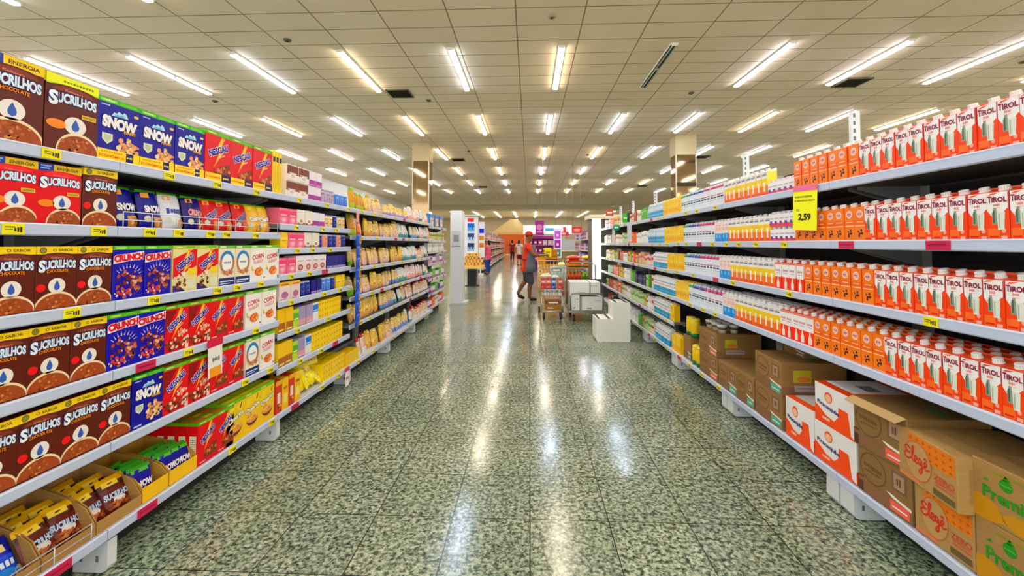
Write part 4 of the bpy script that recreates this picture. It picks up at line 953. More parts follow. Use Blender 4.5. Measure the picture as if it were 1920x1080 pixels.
can = MB(); can.lathe([(.045, 0), (.048, .004), (.048, .16), (.04, .17)], M('e8c420', .3), (0, .05, 0), 14); can.lathe([(.0485, .0), (.0485, .04)], M('1e6a3a', .3), (0, .05, 0), 14)
cl = MB(); cl.lathe([(.044, .17), (.046, .172), (.046, .185), (.04, .19)], M('f0dc60', .3), (0, .05, 0), 14)
proto('canister', 'powder_canister', 'yellow and green powder canister', 'canister', can, [('lid', cl)], w=.1, h=.19)

# ---- shipping cartons along the bottom right shelf
def rbox(name, y0, y1, z0, z1, depth, mb, label, yaw=0., off=0., kids=(), group='shipping cartons on the bottom right shelf', cat='carton'):
    o = obj(name, mb, None, (XR + off, (y0 + y1) / 2, z0), -PI / 2 + yaw)
    for n, k in kids: obj(n, k, o)
    return tag(o, label, cat, group)
def brown(w, h, d, lab, col='9a7036', emblem=True):
    m = MB(); m.box((-w / 2, 0, 0), (w / 2, d, h), CARD(col), .004); m.front(w, h)
    dk = CARD('7d5730')
    m.rect(0, 0, .62, .3, CARD('8c6238'), 1)
    if emblem:
        m.ell(.3, .6, .26, .32, CARD('6f4c28'), 2, 24, inner=.93); m.text(DASH(8), .3, .62, .36, .1, CARD('6f4c28'), 2, rot=-4); m.rect(.14, .5, .44, .53, CARD('6f4c28'), 2)
        m.rect(.66, .48, .92, .86, CARD('7b5a48'), 2); m.rect(.7, .52, .88, .82, CARD('b48a62'), 3); m.text(DASH(2), .79, .67, .09, .2, CARD('6a4a3a'), 4)
    m.pg([(.56, .36), (.66, .29), (.8, .27), (.99, .24), (.99, .3), (.8, .32), (.66, .35)], M('efe8dc', .6), 3)
    m.rect(.62, .05, .96, .25, M(lab, .6), 3); m.rect(.66, .12, .92, .15, M('e8f0e8', .6), 4)
    m.face((w / 2, 0, 0), (0, d, 0), (0, 0, h), (1, 0, 0)); m.rect(.0, .02, .55, .3, CARD('8c6238'), 1)
    m.rect(.18, .42, .46, .78, M('b8b02c', .6), 2); m.ell(.34, .52, .1, .09, M('d07a3c', .6), 3, 12); m.rect(.2, .16, .62, .34, M('a99a90', .6), 2); m.rect(.24, .24, .58, .27, M('7a6c64', .6), 3)
    m.face((-w / 2, 0, h), (w, 0, 0), (0, d, 0), (0, 0, 1)); m.rect(.45, 0, .55, 1, CARD('94703c'), 1); m.rect(.0, .495, 1, .505, CARD('6f4c28'), 2); m.rect(.6, .5, .9, .62, M('4e8a4a', .6), 2)
    return m
cups = MB()
for i in range(3):
    for j in range(4): cups.lathe([(.03, 0), (.042, .07), (.045, .072), (.045, .078), (.04, .079)], M('f0ece0', .4), (-.13 + .13 * i, .06 + .1 * j, .208), 12); cups.lathe([(.0435, .035), (.0445, .055)], M('5a5048', .4), (-.13 + .13 * i, .06 + .1 * j, .208), 12)
rbox('shipping_carton', 4.40, 4.60, .18, .42, .34, brown(.2, .24, .34, '5aa898', emblem=False), 'narrow tall brown carton beside yellow drink packs on bottom shelf', off=.02)
rbox('shipping_carton', 3.745, 4.13, .18, .385, .38, brown(.38, .205, .38, 'e07a68'), 'lower brown carton with pink label, under the carton topped with cups')
rbox('shipping_carton', 3.75, 4.135, .386, .592, .38, brown(.38, .205, .38, 'e07a68'), 'upper brown carton with pink label, white cups standing on top')
for i in range(3):
    for j in range(2):
        g = MB(); g.lathe([(.03, 0), (.042, .062), (.045, .064), (.045, .07), (.04, .071)], M('f0ece0', .4), (0, 0, 0), 14); g.lathe([(.0385, .03), (.042, .05)], M('5a5048', .4), (0, 0, 0), 14)
        tag(obj('paper_cup', g, None, (XR + .08 + .1 * j, 3.82 + .12 * i, .592)), 'white cup on the upper brown carton, %s from camera, %s row' % (nth(i + 1), ['front', 'back'][j]), 'cup', 'white cups on the brown carton')
rbox('shipping_carton', 3.41, 3.725, .18, .388, .38, brown(.315, .208, .38, '6ab89a'), 'single brown carton with green label, just nearer than the double stack')
rbox('shipping_carton', 3.155, 3.39, .18, .40, .36, brown(.235, .22, .36, '5ab094'), 'narrow single brown carton with green label before the taller stack', off=-.005, yaw=.05)
rbox('shipping_carton', 2.815, 3.135, .18, .395, .4, brown(.32, .215, .4, '5aae96'), 'lower brown carton with teal label, beside white and orange cartons')
rbox('shipping_carton', 2.805, 3.14, .396, .612, .4, brown(.335, .216, .4, '5aae96'), 'upper brown carton with teal label, beside white and orange cartons', yaw=-.03)
rbox('shipping_carton', 2.9, 3.12, .613, .73, .25, brown(.22, .117, .25, '8a6a40', emblem=False), 'small brown carton lying at the back on the teal-label stack', off=.2)
def pira(w, h, d):
    m = MB(); m.box((-w / 2, 0, 0), (w / 2, d, h), M('eceae6', .55), .004); m.front(w, h); O = M('ee5414', .5)
    m.pg([(.005, .005), (.995, .005), (.995, .02), (.9, .08), (.84, .6), (.62, .6), (.6, .34), (.5, .2), (.3, .24), (.12, .38), (.005, .44)], O, 1)
    m.ell(.37, .72, .1, .14, M('e8642c', .5), 2, 16); m.ell(.37, .70, .075, .1, M('f2c49a', .5), 3, 16)
    m.text('Piracanjuba', .36, .46, .56, .13, M('28306e', .5), 4, rot=-6, bold=.03); m.text(DASH(5), .3, .15, .2, .07, M('f8d8c0', .5), 2)
    m.face((-w / 2, 0, h), (w, 0, 0), (0, d, 0), (0, 0, 1)); m.rect(.01, .0, .99, .14, O); m.rect(.0, .86, 1, 1, O); m.rect(.72, .14, .99, .86, O); m.rect(.3, .4, .6, .6, M('8a8a86', .5), 2)
    m.face((w / 2, 0, 0), (0, d, 0), (0, 0, h), (1, 0, 0)); m.rect(0, 0, 1, .3, O); m.rect(.2, .4, .8, .8, M('d8d8d8', .5), 1)
    return m
rbox('milk_case', 2.515, 2.775, .18, .42, .36, pira(.26, .24, .36), 'single white and orange milk case beside the teal-label brown cartons')
rbox('milk_case', 2.2, 2.505, .18, .388, .38, pira(.305, .208, .38), 'lower white and orange milk case of the pair')
rbox('milk_case', 2.195, 2.5, .389, .6, .38, pira(.305, .211, .38), 'upper white and orange milk case of the pair', yaw=-.02)
flap = MB(); flap.prism([(-.145, 0), (.145, 0), (.143, .05), (-.14, .05)], 0, .003, CARD('c9a56a'), axis=1)
def brown2(w, h, d): 
    m = brown(w, h, d, 'ee6a5a', '8f6a32'); m.front(w, h); m.rect(.0, .3, .12, .33, CARD('5a3820'), 2); m.rect(0, 0, .1, .22, CARD('5a3020'), 2); return m
rbox('shipping_carton', 1.895, 2.185, .18, .40, .36, brown2(.29, .22, .36), 'lower brown carton with salmon label between white cases and tan boxes')
o = rbox('shipping_carton', 1.90, 2.19, .401, .625, .36, brown2(.29, .224, .36), 'upper brown carton with salmon label and an open top flap', yaw=.02, off=-.01)
fl = obj('flap', flap, o, (0, -.001, .224), rot=(math.radians(112), 0, 0))
SCRIPT = [[(.22, .78), (.12, .86), (.03, .76), (.1, .62), (.2, .6), (.06, .55), (.0, .42), (.1, .3), (.24, .42), (.33, .7), (.36, .92), (.31, .95), (.28, .7), (.3, .42), (.36, .36), (.46, .53), (.45, .63), (.39, .6), (.38, .42), (.44, .33), (.52, .42)],
          [(.63, .6), (.55, .62), (.53, .45), (.59, .38), (.64, .58), (.65, .2), (.6, .02), (.54, .08), (.62, .25), (.72, .40), (.82, .53), (.81, .63), (.75, .6), (.74, .42), (.81, .33), (.93, .43)], [(.73, .72), (.78, .8), (.83, .72)]]
def elege(w, h, d, s=1.):
    m = MB(); K = 'b88f4e'; m.box((-w / 2, 0, 0), (w / 2, d, h), CARD(K), .004); m.front(w, h)
    m.rect(.2, .58, .97, .97, M('dc7c18', .6), 1)
    for i in range(7):
        for j in range(3): m.pg([(.25 + .11 * i + a * .035, .64 + .13 * j + b * .04) for a, b in ((1, 0), (.3, .3), (0, 1), (-.3, .3), (-1, 0), (-.3, -.3), (0, -1), (.3, -.3))], M('b0601a', .6), 2)
    m.ell(.36, .48, .24, .38, CARD('c49a5a'), 3, 24); m.ell(.36, .48, .24, .38, M('c8683a', .6), 3.5, 24, inner=.95)
    for st in SCRIPT: m.ribbon(catmull([(.13 + u * .48, .3 + v * .46 - u * .06) for u, v in st]), .036, M('c83a26', .6), 5)
    m.text('ZERO', .8, .4, .32, .1, M('cc4a30', .6), 3); m.rect(.66, .31, .95, .33, M('cc4a30', .6), 3); m.rect(.66, .25, .95, .27, M('cc4a30', .6), 3)
    m.rect(.62, .06, .96, .18, M('6a5a34', .6), 3); m.rect(.03, .03, .4, .1, M('d8805a', .6), 2)
    m.face((w / 2, 0, 0), (0, d, 0), (0, 0, h), (1, 0, 0)); m.rect(.1, .2, .9, .8, CARD('a87e44'))
    return m
def premio(w, h, d):
    m = MB(); m.box((-w / 2, 0, 0), (w / 2, d, h), CARD('ad8244'), .004); m.front(w, h); G = M('2c8a1c', .6)
    m.pg([(.0, .0), (.16, .0), (.3, .1), (.22, .34), (.08, .42), (.0, .36)], M('c08a14', .6), 1); m.ell(.44, .18, .17, .14, M('c08a14', .6), 1, 20)
    m.pg([(.2, .86), (.95, .9), (.95, .93), (.2, .9)], M('8a8a24', .6), 2)
    m.ell(.31, .74, .06, .1, G, 2, 18); m.pg([(.28, .82), (.31, .9), (.355, .83)], G, 2); m.rect(.26, .73, .36, .745, M('6cb04a', .6), 3)
    m.text('Premio', .32, .50, .43, .2, G, 3, bold=.03); m.pg([(.1, .68), (.14, .74), (.16, .69)], G, 2)
    m.text(DASH(5), .5, .32, .3, .05, M('a8902c', .6), 2)
    return m
rbox('tan_carton', 1.642, 1.882, .18, .385, .38, elege(.24, .205, .38), 'lower tan carton with red script and orange band')
rbox('tan_carton', 1.645, 1.94, .386, .59, .38, elege(.295, .204, .38), 'upper tan carton with red script, turned and overhanging the lower one', yaw=-.13, off=-.03)
rbox('tan_carton', 1.28, 1.638, .18, .4, .4, premio(.358, .22, .4), 'lower tan carton with green lettering at the right edge')
rbox('tan_carton', 1.285, 1.643, .401, .605, .4, premio(.358, .204, .4), 'upper tan carton with green lettering at the right edge')
for k, y in enumerate([4.32, 4.22]): put('canister', 'R', y, .18, RS[5], off=.005)
for k, y in enumerate([4.42, 4.54]): put('canister', 'R', y, .426, RS[5], off=.03, lab='yellow and green canister standing on the narrow brown carton, %s' % ['nearer one', 'farther one'][k])

# ---- hanging signs on the shelves
SY = M('fff200', .5)
o = obj('sale_sign', None, None, (1.585, 2.485, 1.70), -PI / 2 + .04, rot=(0, .05, -PI / 2 + .06))
g = MB(); g.box((-.096, -.0012, -.245), (.096, 0, -.015), SY); g.front(.192, .23); g.face((-.096, -.0012, -.245), (.192, 0, 0), (0, 0, .23), (0, -1, 0))
K_ = M('26240a', .5); A_ = M('8a8410', .5)
g.text(DASH(14), .45, .84, .74, .06, A_, 1); g.text(DASH(13), .5, .74, .86, .05, A_, 1); g.text('R$', .22, .50, .13, .07, A_, 1); g.text('2,59', .5, .32, .5, .17, K_, 1, bold=.05)
obj('card', g, o); g = MB(); g.box((-.096, -.003, -.02), (.096, .0, .015), M('e87a9a', .4)); obj('clip', g, o)
tag(o, 'yellow card price sign hanging from the top right shelf', 'price sign')
o = obj('sale_sign', None, None, (-1.742, 2.285, .845), PI / 2, rot=(0, -.03, PI / 2))
g = MB(); g.box((-.052, -.0012, -.2), (.052, 0, -.03), M('f2efe8', .5)); g.face((-.052, -.0012, -.2), (.104, 0, 0), (0, 0, .17), (0, -1, 0)); g.rect(.1, .0, .9, .3, M('f0a020', .5)); g.text(DASH(4), .55, .55, .55, .16, M('6a6a70', .5), 2)
obj('card', g, o); g = MB(); g.box((-.055, -.003, -.035), (.055, .0, .01), M('cf2448', .4)); obj('clip', g, o)
tag(o, 'white and orange price card with red clip over the red cereal boxes', 'price sign')
o = obj('sale_sign', None, None, (-1.742, 4.0, .19), PI / 2)
g = MB(); g.box((-.04, -.0012, -.17), (.04, 0, -.02), M('f4eeee', .5)); g.face((-.04, -.0012, -.17), (.08, 0, 0), (0, 0, .15), (0, -1, 0)); g.text(DASH(4), .5, .5, .7, .2, M('b03a5a', .5), 2)
obj('card', g, o); g = MB(); g.box((-.042, -.003, -.03), (.042, .0, .008), M('cf3468', .4)); obj('clip', g, o)
tag(o, 'small white price card hanging low under the yellow packs', 'price sign')
# blue hanging strip with sachets
o = obj('clip_strip', None, None, (-1.715, 4.13, .55), PI / 2 + .12)
g = MB(); g.box((-.03, 0, 0), (.03, .003, 1.1), M('1a5ac8', .4)); obj('strip', g, o); g = MB(); g.box((-.045, -.004, 1.04), (.045, -.0002, 1.15), M('ef9a9a', .4)); obj('header', g, o)
tag(o, 'long blue hanging strip of sachets between tins and pasta', 'hanging strip')
sb = bag(.12, .115, .025, lambda u, v: '1c5cc8' if v > .25 else '2a4aa8', lambda m: (m.ell(.62, .5, .26, .28, M('d8a878'), 3, 12), m.ell(.62, .5, .14, .15, M('8a5a3a'), 4, 10)), nx=7, ny=7, seed=4).mesh('sachet')
so = bag(.12, .115, .025, lambda u, v: 'ee7a2c' if v > .3 else 'c8501c', lambda m: (m.ell(.5, .5, .26, .28, M('f4c890'), 3, 12),), nx=7, ny=7, seed=5).mesh('sachet')
for k in range(9):
    tag(obj('sachet', so if k == 0 else sb, None, (-1.688 + RND.uniform(-.004, .004), 4.13, 1.46 - .112 * k), PI / 2 + .12 + RND.uniform(-.15, .15)), '%s sachet on the blue hanging strip, %s from top' % ('orange' if k == 0 else 'blue', nth(k + 1)), 'sachet', 'sachets on the hanging strip')
# shelf talkers far right
def talker(name, x, y, z, w, h, col, lab, circ=False, txt=None):
    o = obj(name, None, None, (x, y, z)); g = MB()
    if circ: g.lathe([(w / 2, -.002), (w / 2, .002)], M(col, .4), (0, 0, 0), 20, axis='y')
    else: g.box((-w / 2, -.002, -h / 2), (w / 2, .002, h / 2), M(col, .4))
    g.face((-w / 2, -.002, -h / 2), (w, 0, 0), (0, 0, h), (0, -1, 0))
    if txt:
        for i, c in enumerate(txt): g.text(c, .5, .9 - i * .8 / len(txt), .5, .6 / len(txt), M('8a8f98', .5), 1)
    else: g.rect(.2, .4, .8, .6, M('e8f4e0', .4))
    obj('card', g, o); g = MB(); g.tube([(0, .003, h / 2 - .02), (.03, .003, h / 2 + .05), (.09, .003, h / 2 + .06)], .003, M('d8dcd0', .4)); obj('arm', g, o)
    tag(o, lab, 'sign')
talker('shelf_sign', 1.6, 7.1, 1.80, .1, .15, '4cc41c', 'bright green sign card at the far end of the right top shelf')
talker('shelf_sign', 1.5, 7.35, 1.65, .12, .12, '2aa088', 'round teal sign card below the green one', True)
talker('shelf_sign', 1.57, 6.7, 1.56, .07, .3, 'e4e6ec', 'narrow white hanging strip on the far right second shelf')
talker('shelf_sign', 1.56, 7.9, 1.5, .05, .28, 'eeeade', 'thin cream hanging strip beyond the teal round sign')
talker('shelf_sign', 1.62, 8.6, 2.0, .16, .14, 'b05a44', 'reddish brown card standing above the far right top shelf')
for k, (y, tx) in enumerate([(5.5, 'LEITES'), (8.2, None), (14., None), (17., None), (19.3, None)]):
    o = obj('aisle_marker', None, None, (4.14, y, 0)); g = MB(); g.tube([(0, .06, 0), (0, .06, 2.9)], .02, M('c8c8c4', .4), 8); obj('post', g, o)
    g = MB(); g.box((-.05, -.03, 1.9), (.05, .03, 3.06), M('eef0f0', .5), .004); g.face((-.05, -.0302, 1.9), (.1, 0, 0), (0, 0, 1.16), (0, -1, 0))
    for i in range(9): g.text(DASH(1), .3, .95 - i * .085, .4, .06, M('7a808a', .5), 1)
    obj('board', g, o); g = MB(); g.lathe([(.16, 0), (.16, .01), (.05, .03)], M('9a9a96', .4), (0, .06, 0), 16); obj('base', g, o)
    tag(o, 'white vertical marker board on a post beyond the right shelves, %s from camera' % nth(k + 1), 'sign', 'white marker boards on posts')

# ================================================================== things on the floor
# white two-step stool, seen side on
o = obj('step_stool', None, None, (1.17, 6.0, 0)); W_ = M('f4f4ea', .45, 0, 0, .15)
def stool_side():
    r = .025; P = [(-.235 + r, 0)]
    pts = [(-.225, 0), (-.235, .03), (-.235, .31), (-.225, .322), (-.02, .322), (.0, .335), (.0, .53), (.012, .545), (.225, .545), (.237, .53), (.237, .03), (.222, 0)]
    return pts
g = MB(); g.prism(stool_side(), 0, .018, W_, axis=1); obj('side_panel', g, o); g = MB(); g.prism(stool_side(), .362, .38, W_, axis=1); obj('side_panel', g, o)
g = MB(); g.box((-.235, .018, .30), (.0, .362, .322), W_); obj('tread', g, o); g = MB(); g.box((.0, .018, .52), (.237, .362, .545), W_); obj('tread', g, o)
g = MB(); g.box((-.233, .018, .02), (-.215, .362, .30), W_); g.box((.0, .018, .322), (.016, .362, .52), W_); g.box((.22, .018, .02), (.236, .362, .52), W_); obj('riser', g, o)
for x in (-.20, -.055): g = MB(); g.box((x - .018, .01, .3222), (x + .018, .37, .3255), M('4a4842', .7), .001); obj('grip_strip', g, o)
for x in (.05, .19): g = MB(); g.box((x - .018, .01, .5452), (x + .018, .37, .5485), M('4a4842', .7), .001); obj('grip_strip', g, o)
tag(o, 'white two-step stool with dark grip strips on the floor', 'step stool')

# platform trolley
ST = M('8d928a', .3, .7); DK = M('3a3a38', .5)
o = obj('platform_trolley', None, None, (1.0, 7.45, 0))
g = MB(); g.box((-.31, 0, .17), (.31, .85, .2), M('77786a', .5), .004); g.box((-.315, -.01, .165), (.315, .0, .205), ST); obj('deck', g, o)
g = MB(); g.tube([(-.28, .02, .2), (-.285, .02, .44), (-.26, .02, .49), (-.2, .02, .5), (.2, .02, .5), (.26, .02, .49), (.285, .02, .44), (.28, .02, .2)], .013, ST, 10); obj('front_rail', g, o)
g = MB(); g.tube([(-.28, .83, .2), (-.28, .86, .95), (-.2, .87, 1.0), (.2, .87, 1.0), (.28, .86, .95), (.28, .83, .2)], .014, ST, 10); obj('push_handle', g, o)
def caster(parent, x, y, z, r=.06):
    g = MB(); g.lathe([(r, -.016), (r, .016)], DK, (x, y, r), 16, axis='x'); g.lathe([(r * .5, -.02), (r * .5, .02)], M('a0a098', .4), (x, y, r), 12, axis='x'); w = obj('wheel', g, parent)
    g = MB(); g.prism([(y - .03, z), (y + .03, z), (y + .012, r - .01), (y - .012, r - .01)], x - .026, x - .021, ST, axis=0); g.prism([(y - .03, z), (y + .03, z), (y + .012, r - .01), (y - .012, r - .01)], x + .021, x + .026, ST, axis=0); g.box((x - .026, y - .03, z - .004), (x + .026, y + .03, z), ST); obj('fork', g, w)
for x in (-.22, .22):
    for y in (.1, .75): caster(o, x, y, .17)
tag(o, 'grey steel platform trolley carrying white boxes', 'trolley')
def whitebox(x, y, z, w, d, h, lab, strap=None, yaw=0.):
    m = MB(); m.box((-w / 2, 0, 0), (w / 2, d, h), M('eceeea', .5), .006); m.front(w, h); m.rect(.3, .12, .5, .2, M('8f9690', .5), 1); m.rect(.62, .7, .9, .75, M('b8beb8', .5), 1)
    m.face((-w / 2, 0, h), (w, 0, 0), (0, d, 0), (0, 0, 1)); m.rect(0, .48, 1, .52, M('d2d4cc', .4), 1)
    o = obj('white_carton', m, None, (x, y, z), yaw)
    if strap:
        g = MB()
        for u in strap: X = -w / 2 + u * w; g.box((X - .012, -.002, -.0), (X + .012, -.0004, h), M('9a9088', .4)); g.box((X - .012, -.002, h + .0003), (X + .012, d, h + .0015), M('9a9088', .4))
        obj('strap', g, o)
    tag(o, lab, 'carton', 'white cartons on the trolley')
whitebox(-.2 + 1.0, 7.5, .2, .16, .5, .27, 'narrow white carton on the trolley deck, left of the wide one', None)
whitebox(.09 + 1.0, 7.5, .2, .40, .6, .235, 'wide white carton on the trolley deck behind the front rail', [.04])
whitebox(-.02 + 1.0, 7.52, .47, .53, .55, .22, 'white carton on top of the trolley load', [.66])

# wire shopping trolley with goods
CHR = M('c9cdc8', .22, .8)
o = obj('shopping_cart', None, None, (.41, 7.68, 0))
g = MB(); x0, x1, zb, zt, yd = -.19, .21, .42, .93, .75
for k in range(9):
    t = k / 8; g.tube([(-.2 + .40 * t, 0, zb), (-.25 + .5 * t, -.015, zt)], .0032, CHR, 5); g.tube([(-.2 + .40 * t, yd, zb), (-.25 + .5 * t, yd, zt + .1)], .0032, CHR, 5); g.tube([(-.2 + .4 * t, 0, zb), (-.2 + .4 * t, yd, zb)], .0032, CHR, 5)
for k in range(11):
    t = k / 10; y = yd * t
    for s_ in (-1, 1): g.tube([(s_ * .2, y, zb), (s_ * .25, y - .015 * (1 - t), zt + .1 * t)], .003, CHR, 5)
for k in range(7):
    t = k / 6; z_ = zb + (zt - zb) * t; w_ = .2 + .05 * t
    g.tube([(-w_, yd, z_ + .1 * t), (-w_, -.015 * t, z_), (w_, -.015 * t, z_), (w_, yd, z_ + .1 * t)], .0034 if k < 6 else .007, CHR, 5)
g.tube([(-.25, yd, zt + .1), (.25, yd, zt + .1)], .006, CHR, 6); obj('basket', g, o)
g = MB(); g.tube([(-.2, .02, .14), (-.2, .78, .14), (-.22, .84, .6), (-.24, .86, 1.02)], .011, CHR, 8); g.tube([(.2, .02, .14), (.2, .78, .14), (.22, .84, .6), (.24, .86, 1.02)], .011, CHR, 8); g.tube([(-.2, .02, .14), (.2, .02, .14)], .011, CHR, 8); g.tube([(-.2, .02, .14), (-.19, .06, .42)], .009, CHR, 8); g.tube([(.2, .02, .14), (.19, .06, .42)], .009, CHR, 8)
for k in range(6): g.tube([(-.2, .06 + .13 * k, .15), (.2, .06 + .13 * k, .15)], .004, CHR, 5)
obj('chassis', g, o)
g = MB(); g.tube([(-.26, .87, 1.03), (.26, .87, 1.03)], .016, M('d8701c', .4), 10); obj('handle', g, o)
for x in (-.15, .15): caster(o, x, .07, .14, .055)
for x in (-.22, .22): caster(o, x, .78, .14, .06)
tag(o, 'wire shopping cart loaded with packs beside the man', 'shopping cart')
def goods(name, x, y, z, w, d, h, col, band, lab, yaw=0., cat='pack'):
    m = MB(); m.box((-w / 2, 0, 0), (w / 2, d, h), M(col, .35), .004); m.front(w, h); m.rect(0, .55, 1, .85, M(band), 1); m.rect(.2, .62, .8, .76, M('f4f0e8'), 2); m.rect(.15, .15, .5, .25, M('f4e8d8'), 2)
    return tag(obj(name, m, None, (x, y, z), yaw), lab, cat, 'goods in the shopping cart')
for k in range(4): goods('milk_pack', .275 + .088 * k, 7.72, .43, .08, .1, .11, 'f2efe8', '4a4a3c', 'small white dotted pack low in the cart, %s from the left' % nth(k + 1), 0)
for k in range(4): goods('red_pack', [.25, .345, .44, .56][k], 7.73, .545, .088, .12, .19, ['d8302c', 'd8302c', '2a58b8', 'd8302c'][k], ['f08a7a', 'f08a7a', 'a0b8e8', 'f0a09a'][k], '%s pack in the middle of the cart, %s from the left' % (['bright red', 'bright red', 'blue', 'red'][k], nth(k + 1)))
goods('red_pack', .60, 7.86, .43, .08, .1, .11, 'e04a44', 'f0b0a8', 'small red pack at the right low corner of the cart')
goods('pale_pack', .5, 7.9, .74, .2, .2, .2, 'a8bcb4', '7a948c', 'grey green pack standing at the back of the cart')
goods('brown_case', .43, 7.75, .16, .3, .5, .2, 'a8702c', '7a4a1c', 'brown drinks case on the lower cart rack', 0, 'case')
def sack(name, x, y, z, w, d, h, c1, c2, lab, grp, seed=1, yaw=0.):
    b = bag(w, d, h, lambda u, v: c1 if .25 < v < .8 else c2, lambda m: (m.ell(.5, .5, .3, .2, M('f8f0d8'), 3, 12), m.rect(.35, .47, .65, .53, M('a03020'), 4)), nx=9, ny=9, seed=seed)
    return tag(obj(name, b, None, (x, y, z + h), rot=(PI / 2 * -1, 0, yaw)), lab, 'bag', grp)
sack('plastic_bag', .30, 7.72, .735, .2, .24, .09, 'f2ec9a', 'f8f4d0', 'pale yellow bag on top of the red packs in the cart', 'bags in the cart', 2)
sack('plastic_bag', .47, 7.72, .735, .14, .14, .06, 'f2f2ee', 'fafafa', 'white bag on top of the blue pack in the cart', 'bags in the cart', 3)
sack('plastic_bag', .60, 7.95, .94, .14, .2, .08, 'f0e85a', 'f8f4a0', 'lemon yellow bag at the back right of the cart', 'bags in the cart', 4)

# pallet display of sacks and bottles behind the trolley
o = obj('pallet_display', None, None, (1.36, 11.0, 0)); g = MB(); g.box((-.42, 0, .0), (.42, .8, .4), CARD('a8784a'), .01); obj('plinth', g, o)
g = MB(); g.box((-.43, -.01, .72), (.43, .82, .755), CARD('c99a64'), .004); obj('tray', g, o)
for sx in (-.41, .41):
    for yy in (.02, .78): g = MB(); g.box((sx - .012, yy - .012, .4), (sx + .012, yy + .012, .72), CARD('8a6a44')); obj('post', g, o)
tag(o, 'tan pallet display stacked with red and yellow sacks', 'display')
for c in range(2):
    for l in range(3):
        cc = [('f0c418', 'f8dc50'), ('d8301c', 'f0b020'), ('e0401c', 'f2a81c')][(l + c) % 3 if c else [1, 0, 1][l]]
        if c == 1: cc = [('f0c418', 'f0a01c'), ('e2402c', 'f0a090'), ('f8e01c', 'f8ec60')][l]
        else: cc = [('e0501c', 'f0a01c'), ('f0b418', 'e8501c'), ('d8202c', 'e86a5a')][l]
        sack('rice_sack', 1.16 + .42 * c, 11.0, .756 + .1 * l, .4, .6, .1, cc[0], cc[1], '%s sack, %s layer up, %s column of the pallet stack' % (['orange', 'amber', 'red', 'yellow', 'pink-red', 'lemon'][l + 3 * c], nth(l + 1), ['first', 'second'][c]), 'sacks on the pallet display', 5 + l + 3 * c)
bt = {}
for nm, c1, c2 in (('orange', 'e8781c', 'c8401c'), ('green', '9ccc1c', '4a8a1c')):
    m = MB(); m.lathe([(.036, 0), (.042, .01), (.042, .17), (.03, .22), (.014, .25)], M(c1, .2), n=14); m.lathe([(.0425, .05), (.0425, .13)], M(c2, .3), n=14); l = MB(); l.lathe([(.016, .25), (.016, .285), (.012, .29)], M('f4f0e0', .3), n=10); bt[nm] = (m.mesh('juice_bottle'), l.mesh('cap'))
for k in range(8):
    nm = 'orange' if k < 4 else 'green'; o = obj('juice_bottle', bt[nm][0], None, (1.02 + .095 * k, 11.08, .401)); obj('cap', bt[nm][1], o)
    tag(o, '%s drink bottle under the sacks, %s from the left' % (nm, nth(k + 1)), 'bottle', 'bottles on the pallet display')

# lit upright cooler at the end of the right shelves
o = obj('display_cooler', None, None, (1.7, 9.62, 0))
g = MB(); g.box((-.28, .02, .0), (.3, .7, .56), M('57605e', .4), .004); g.box((-.28, .1, .56), (.3, .7, 1.92), M('6a6258', .4)); obj('cabinet', g, o)
g = MB(); g.box((-.27, .0, .58), (-.09, .02, 1.92), M('e4f2ff', .3, 0, 2.2)); obj('lit_panel', g, o)
g = MB(); g.box((-.085, -.01, .0), (-.04, .06, 1.94), M('6f6758', .35), .003); g.box((-.3, -.005, .54), (-.085, .03, .58), M('8f9490', .4)); obj('frame', g, o)
g = MB(); g.box((-.36, -.12, 1.93), (.34, .72, 2.02), M('f2ead2', .4), .006); g.face((-.36, -.12, 1.93), (.7, 0, 0), (0, 0, .09), (0, -1, 0)); g.rect(.02, .15, .5, .35, M('d8ccaa', .4)); obj('canopy', g, o)
tag(o, 'upright cooler with a bright lit edge and cream canopy', 'cooler')

# white end panel on the left
o = obj('end_panel', None, None, (-1.66, 9.5, 0)); WP = M('e8ecf2', .4)
g = MB(); g.box((-.14, .0, .05), (.13, .36, 2.12), WP, .004); obj('panel', g, o); g = MB(); g.box((-.15, -.03, 0), (.23, .42, .05), M('d4d8da', .5), .006); obj('base', g, o)
g = MB(); g.box((-.11, -.006, 1.3), (.1, -.0005, 1.66), M('d4d6da', .4)); g.face((-.11, -.006, 1.3), (.21, 0, 0), (0, 0, .36), (0, -1, 0)); g.rect(.2, .3, .8, .75, M('a4a9b4', .4))
for k in range(4): g.rect(.25, .36 + .1 * k, .75, .39 + .1 * k, M('7e8490', .4), 2)
g.rect(0, 0, 1, .04, M('8a8a8c', .4), 2); obj('notice', g, o)
tag(o, 'tall white end panel with a grey notice, left of the aisle', 'panel')
for k, (z_, c) in enumerate([(.95, 'b8703c'), (1.15, 'd8884a'), (1.3, 'e8e0d8'), (1.55, 'f0c890'), (.25, 'c89a6a')]):
    m = MB(); m.box((-.06, 0, 0), (.06, .12, .14), M(c, .35), .004); m.front(.12, .14); m.rect(.2, .3, .8, .7, M('c8502c' if k % 2 else 'f4e8d0'))
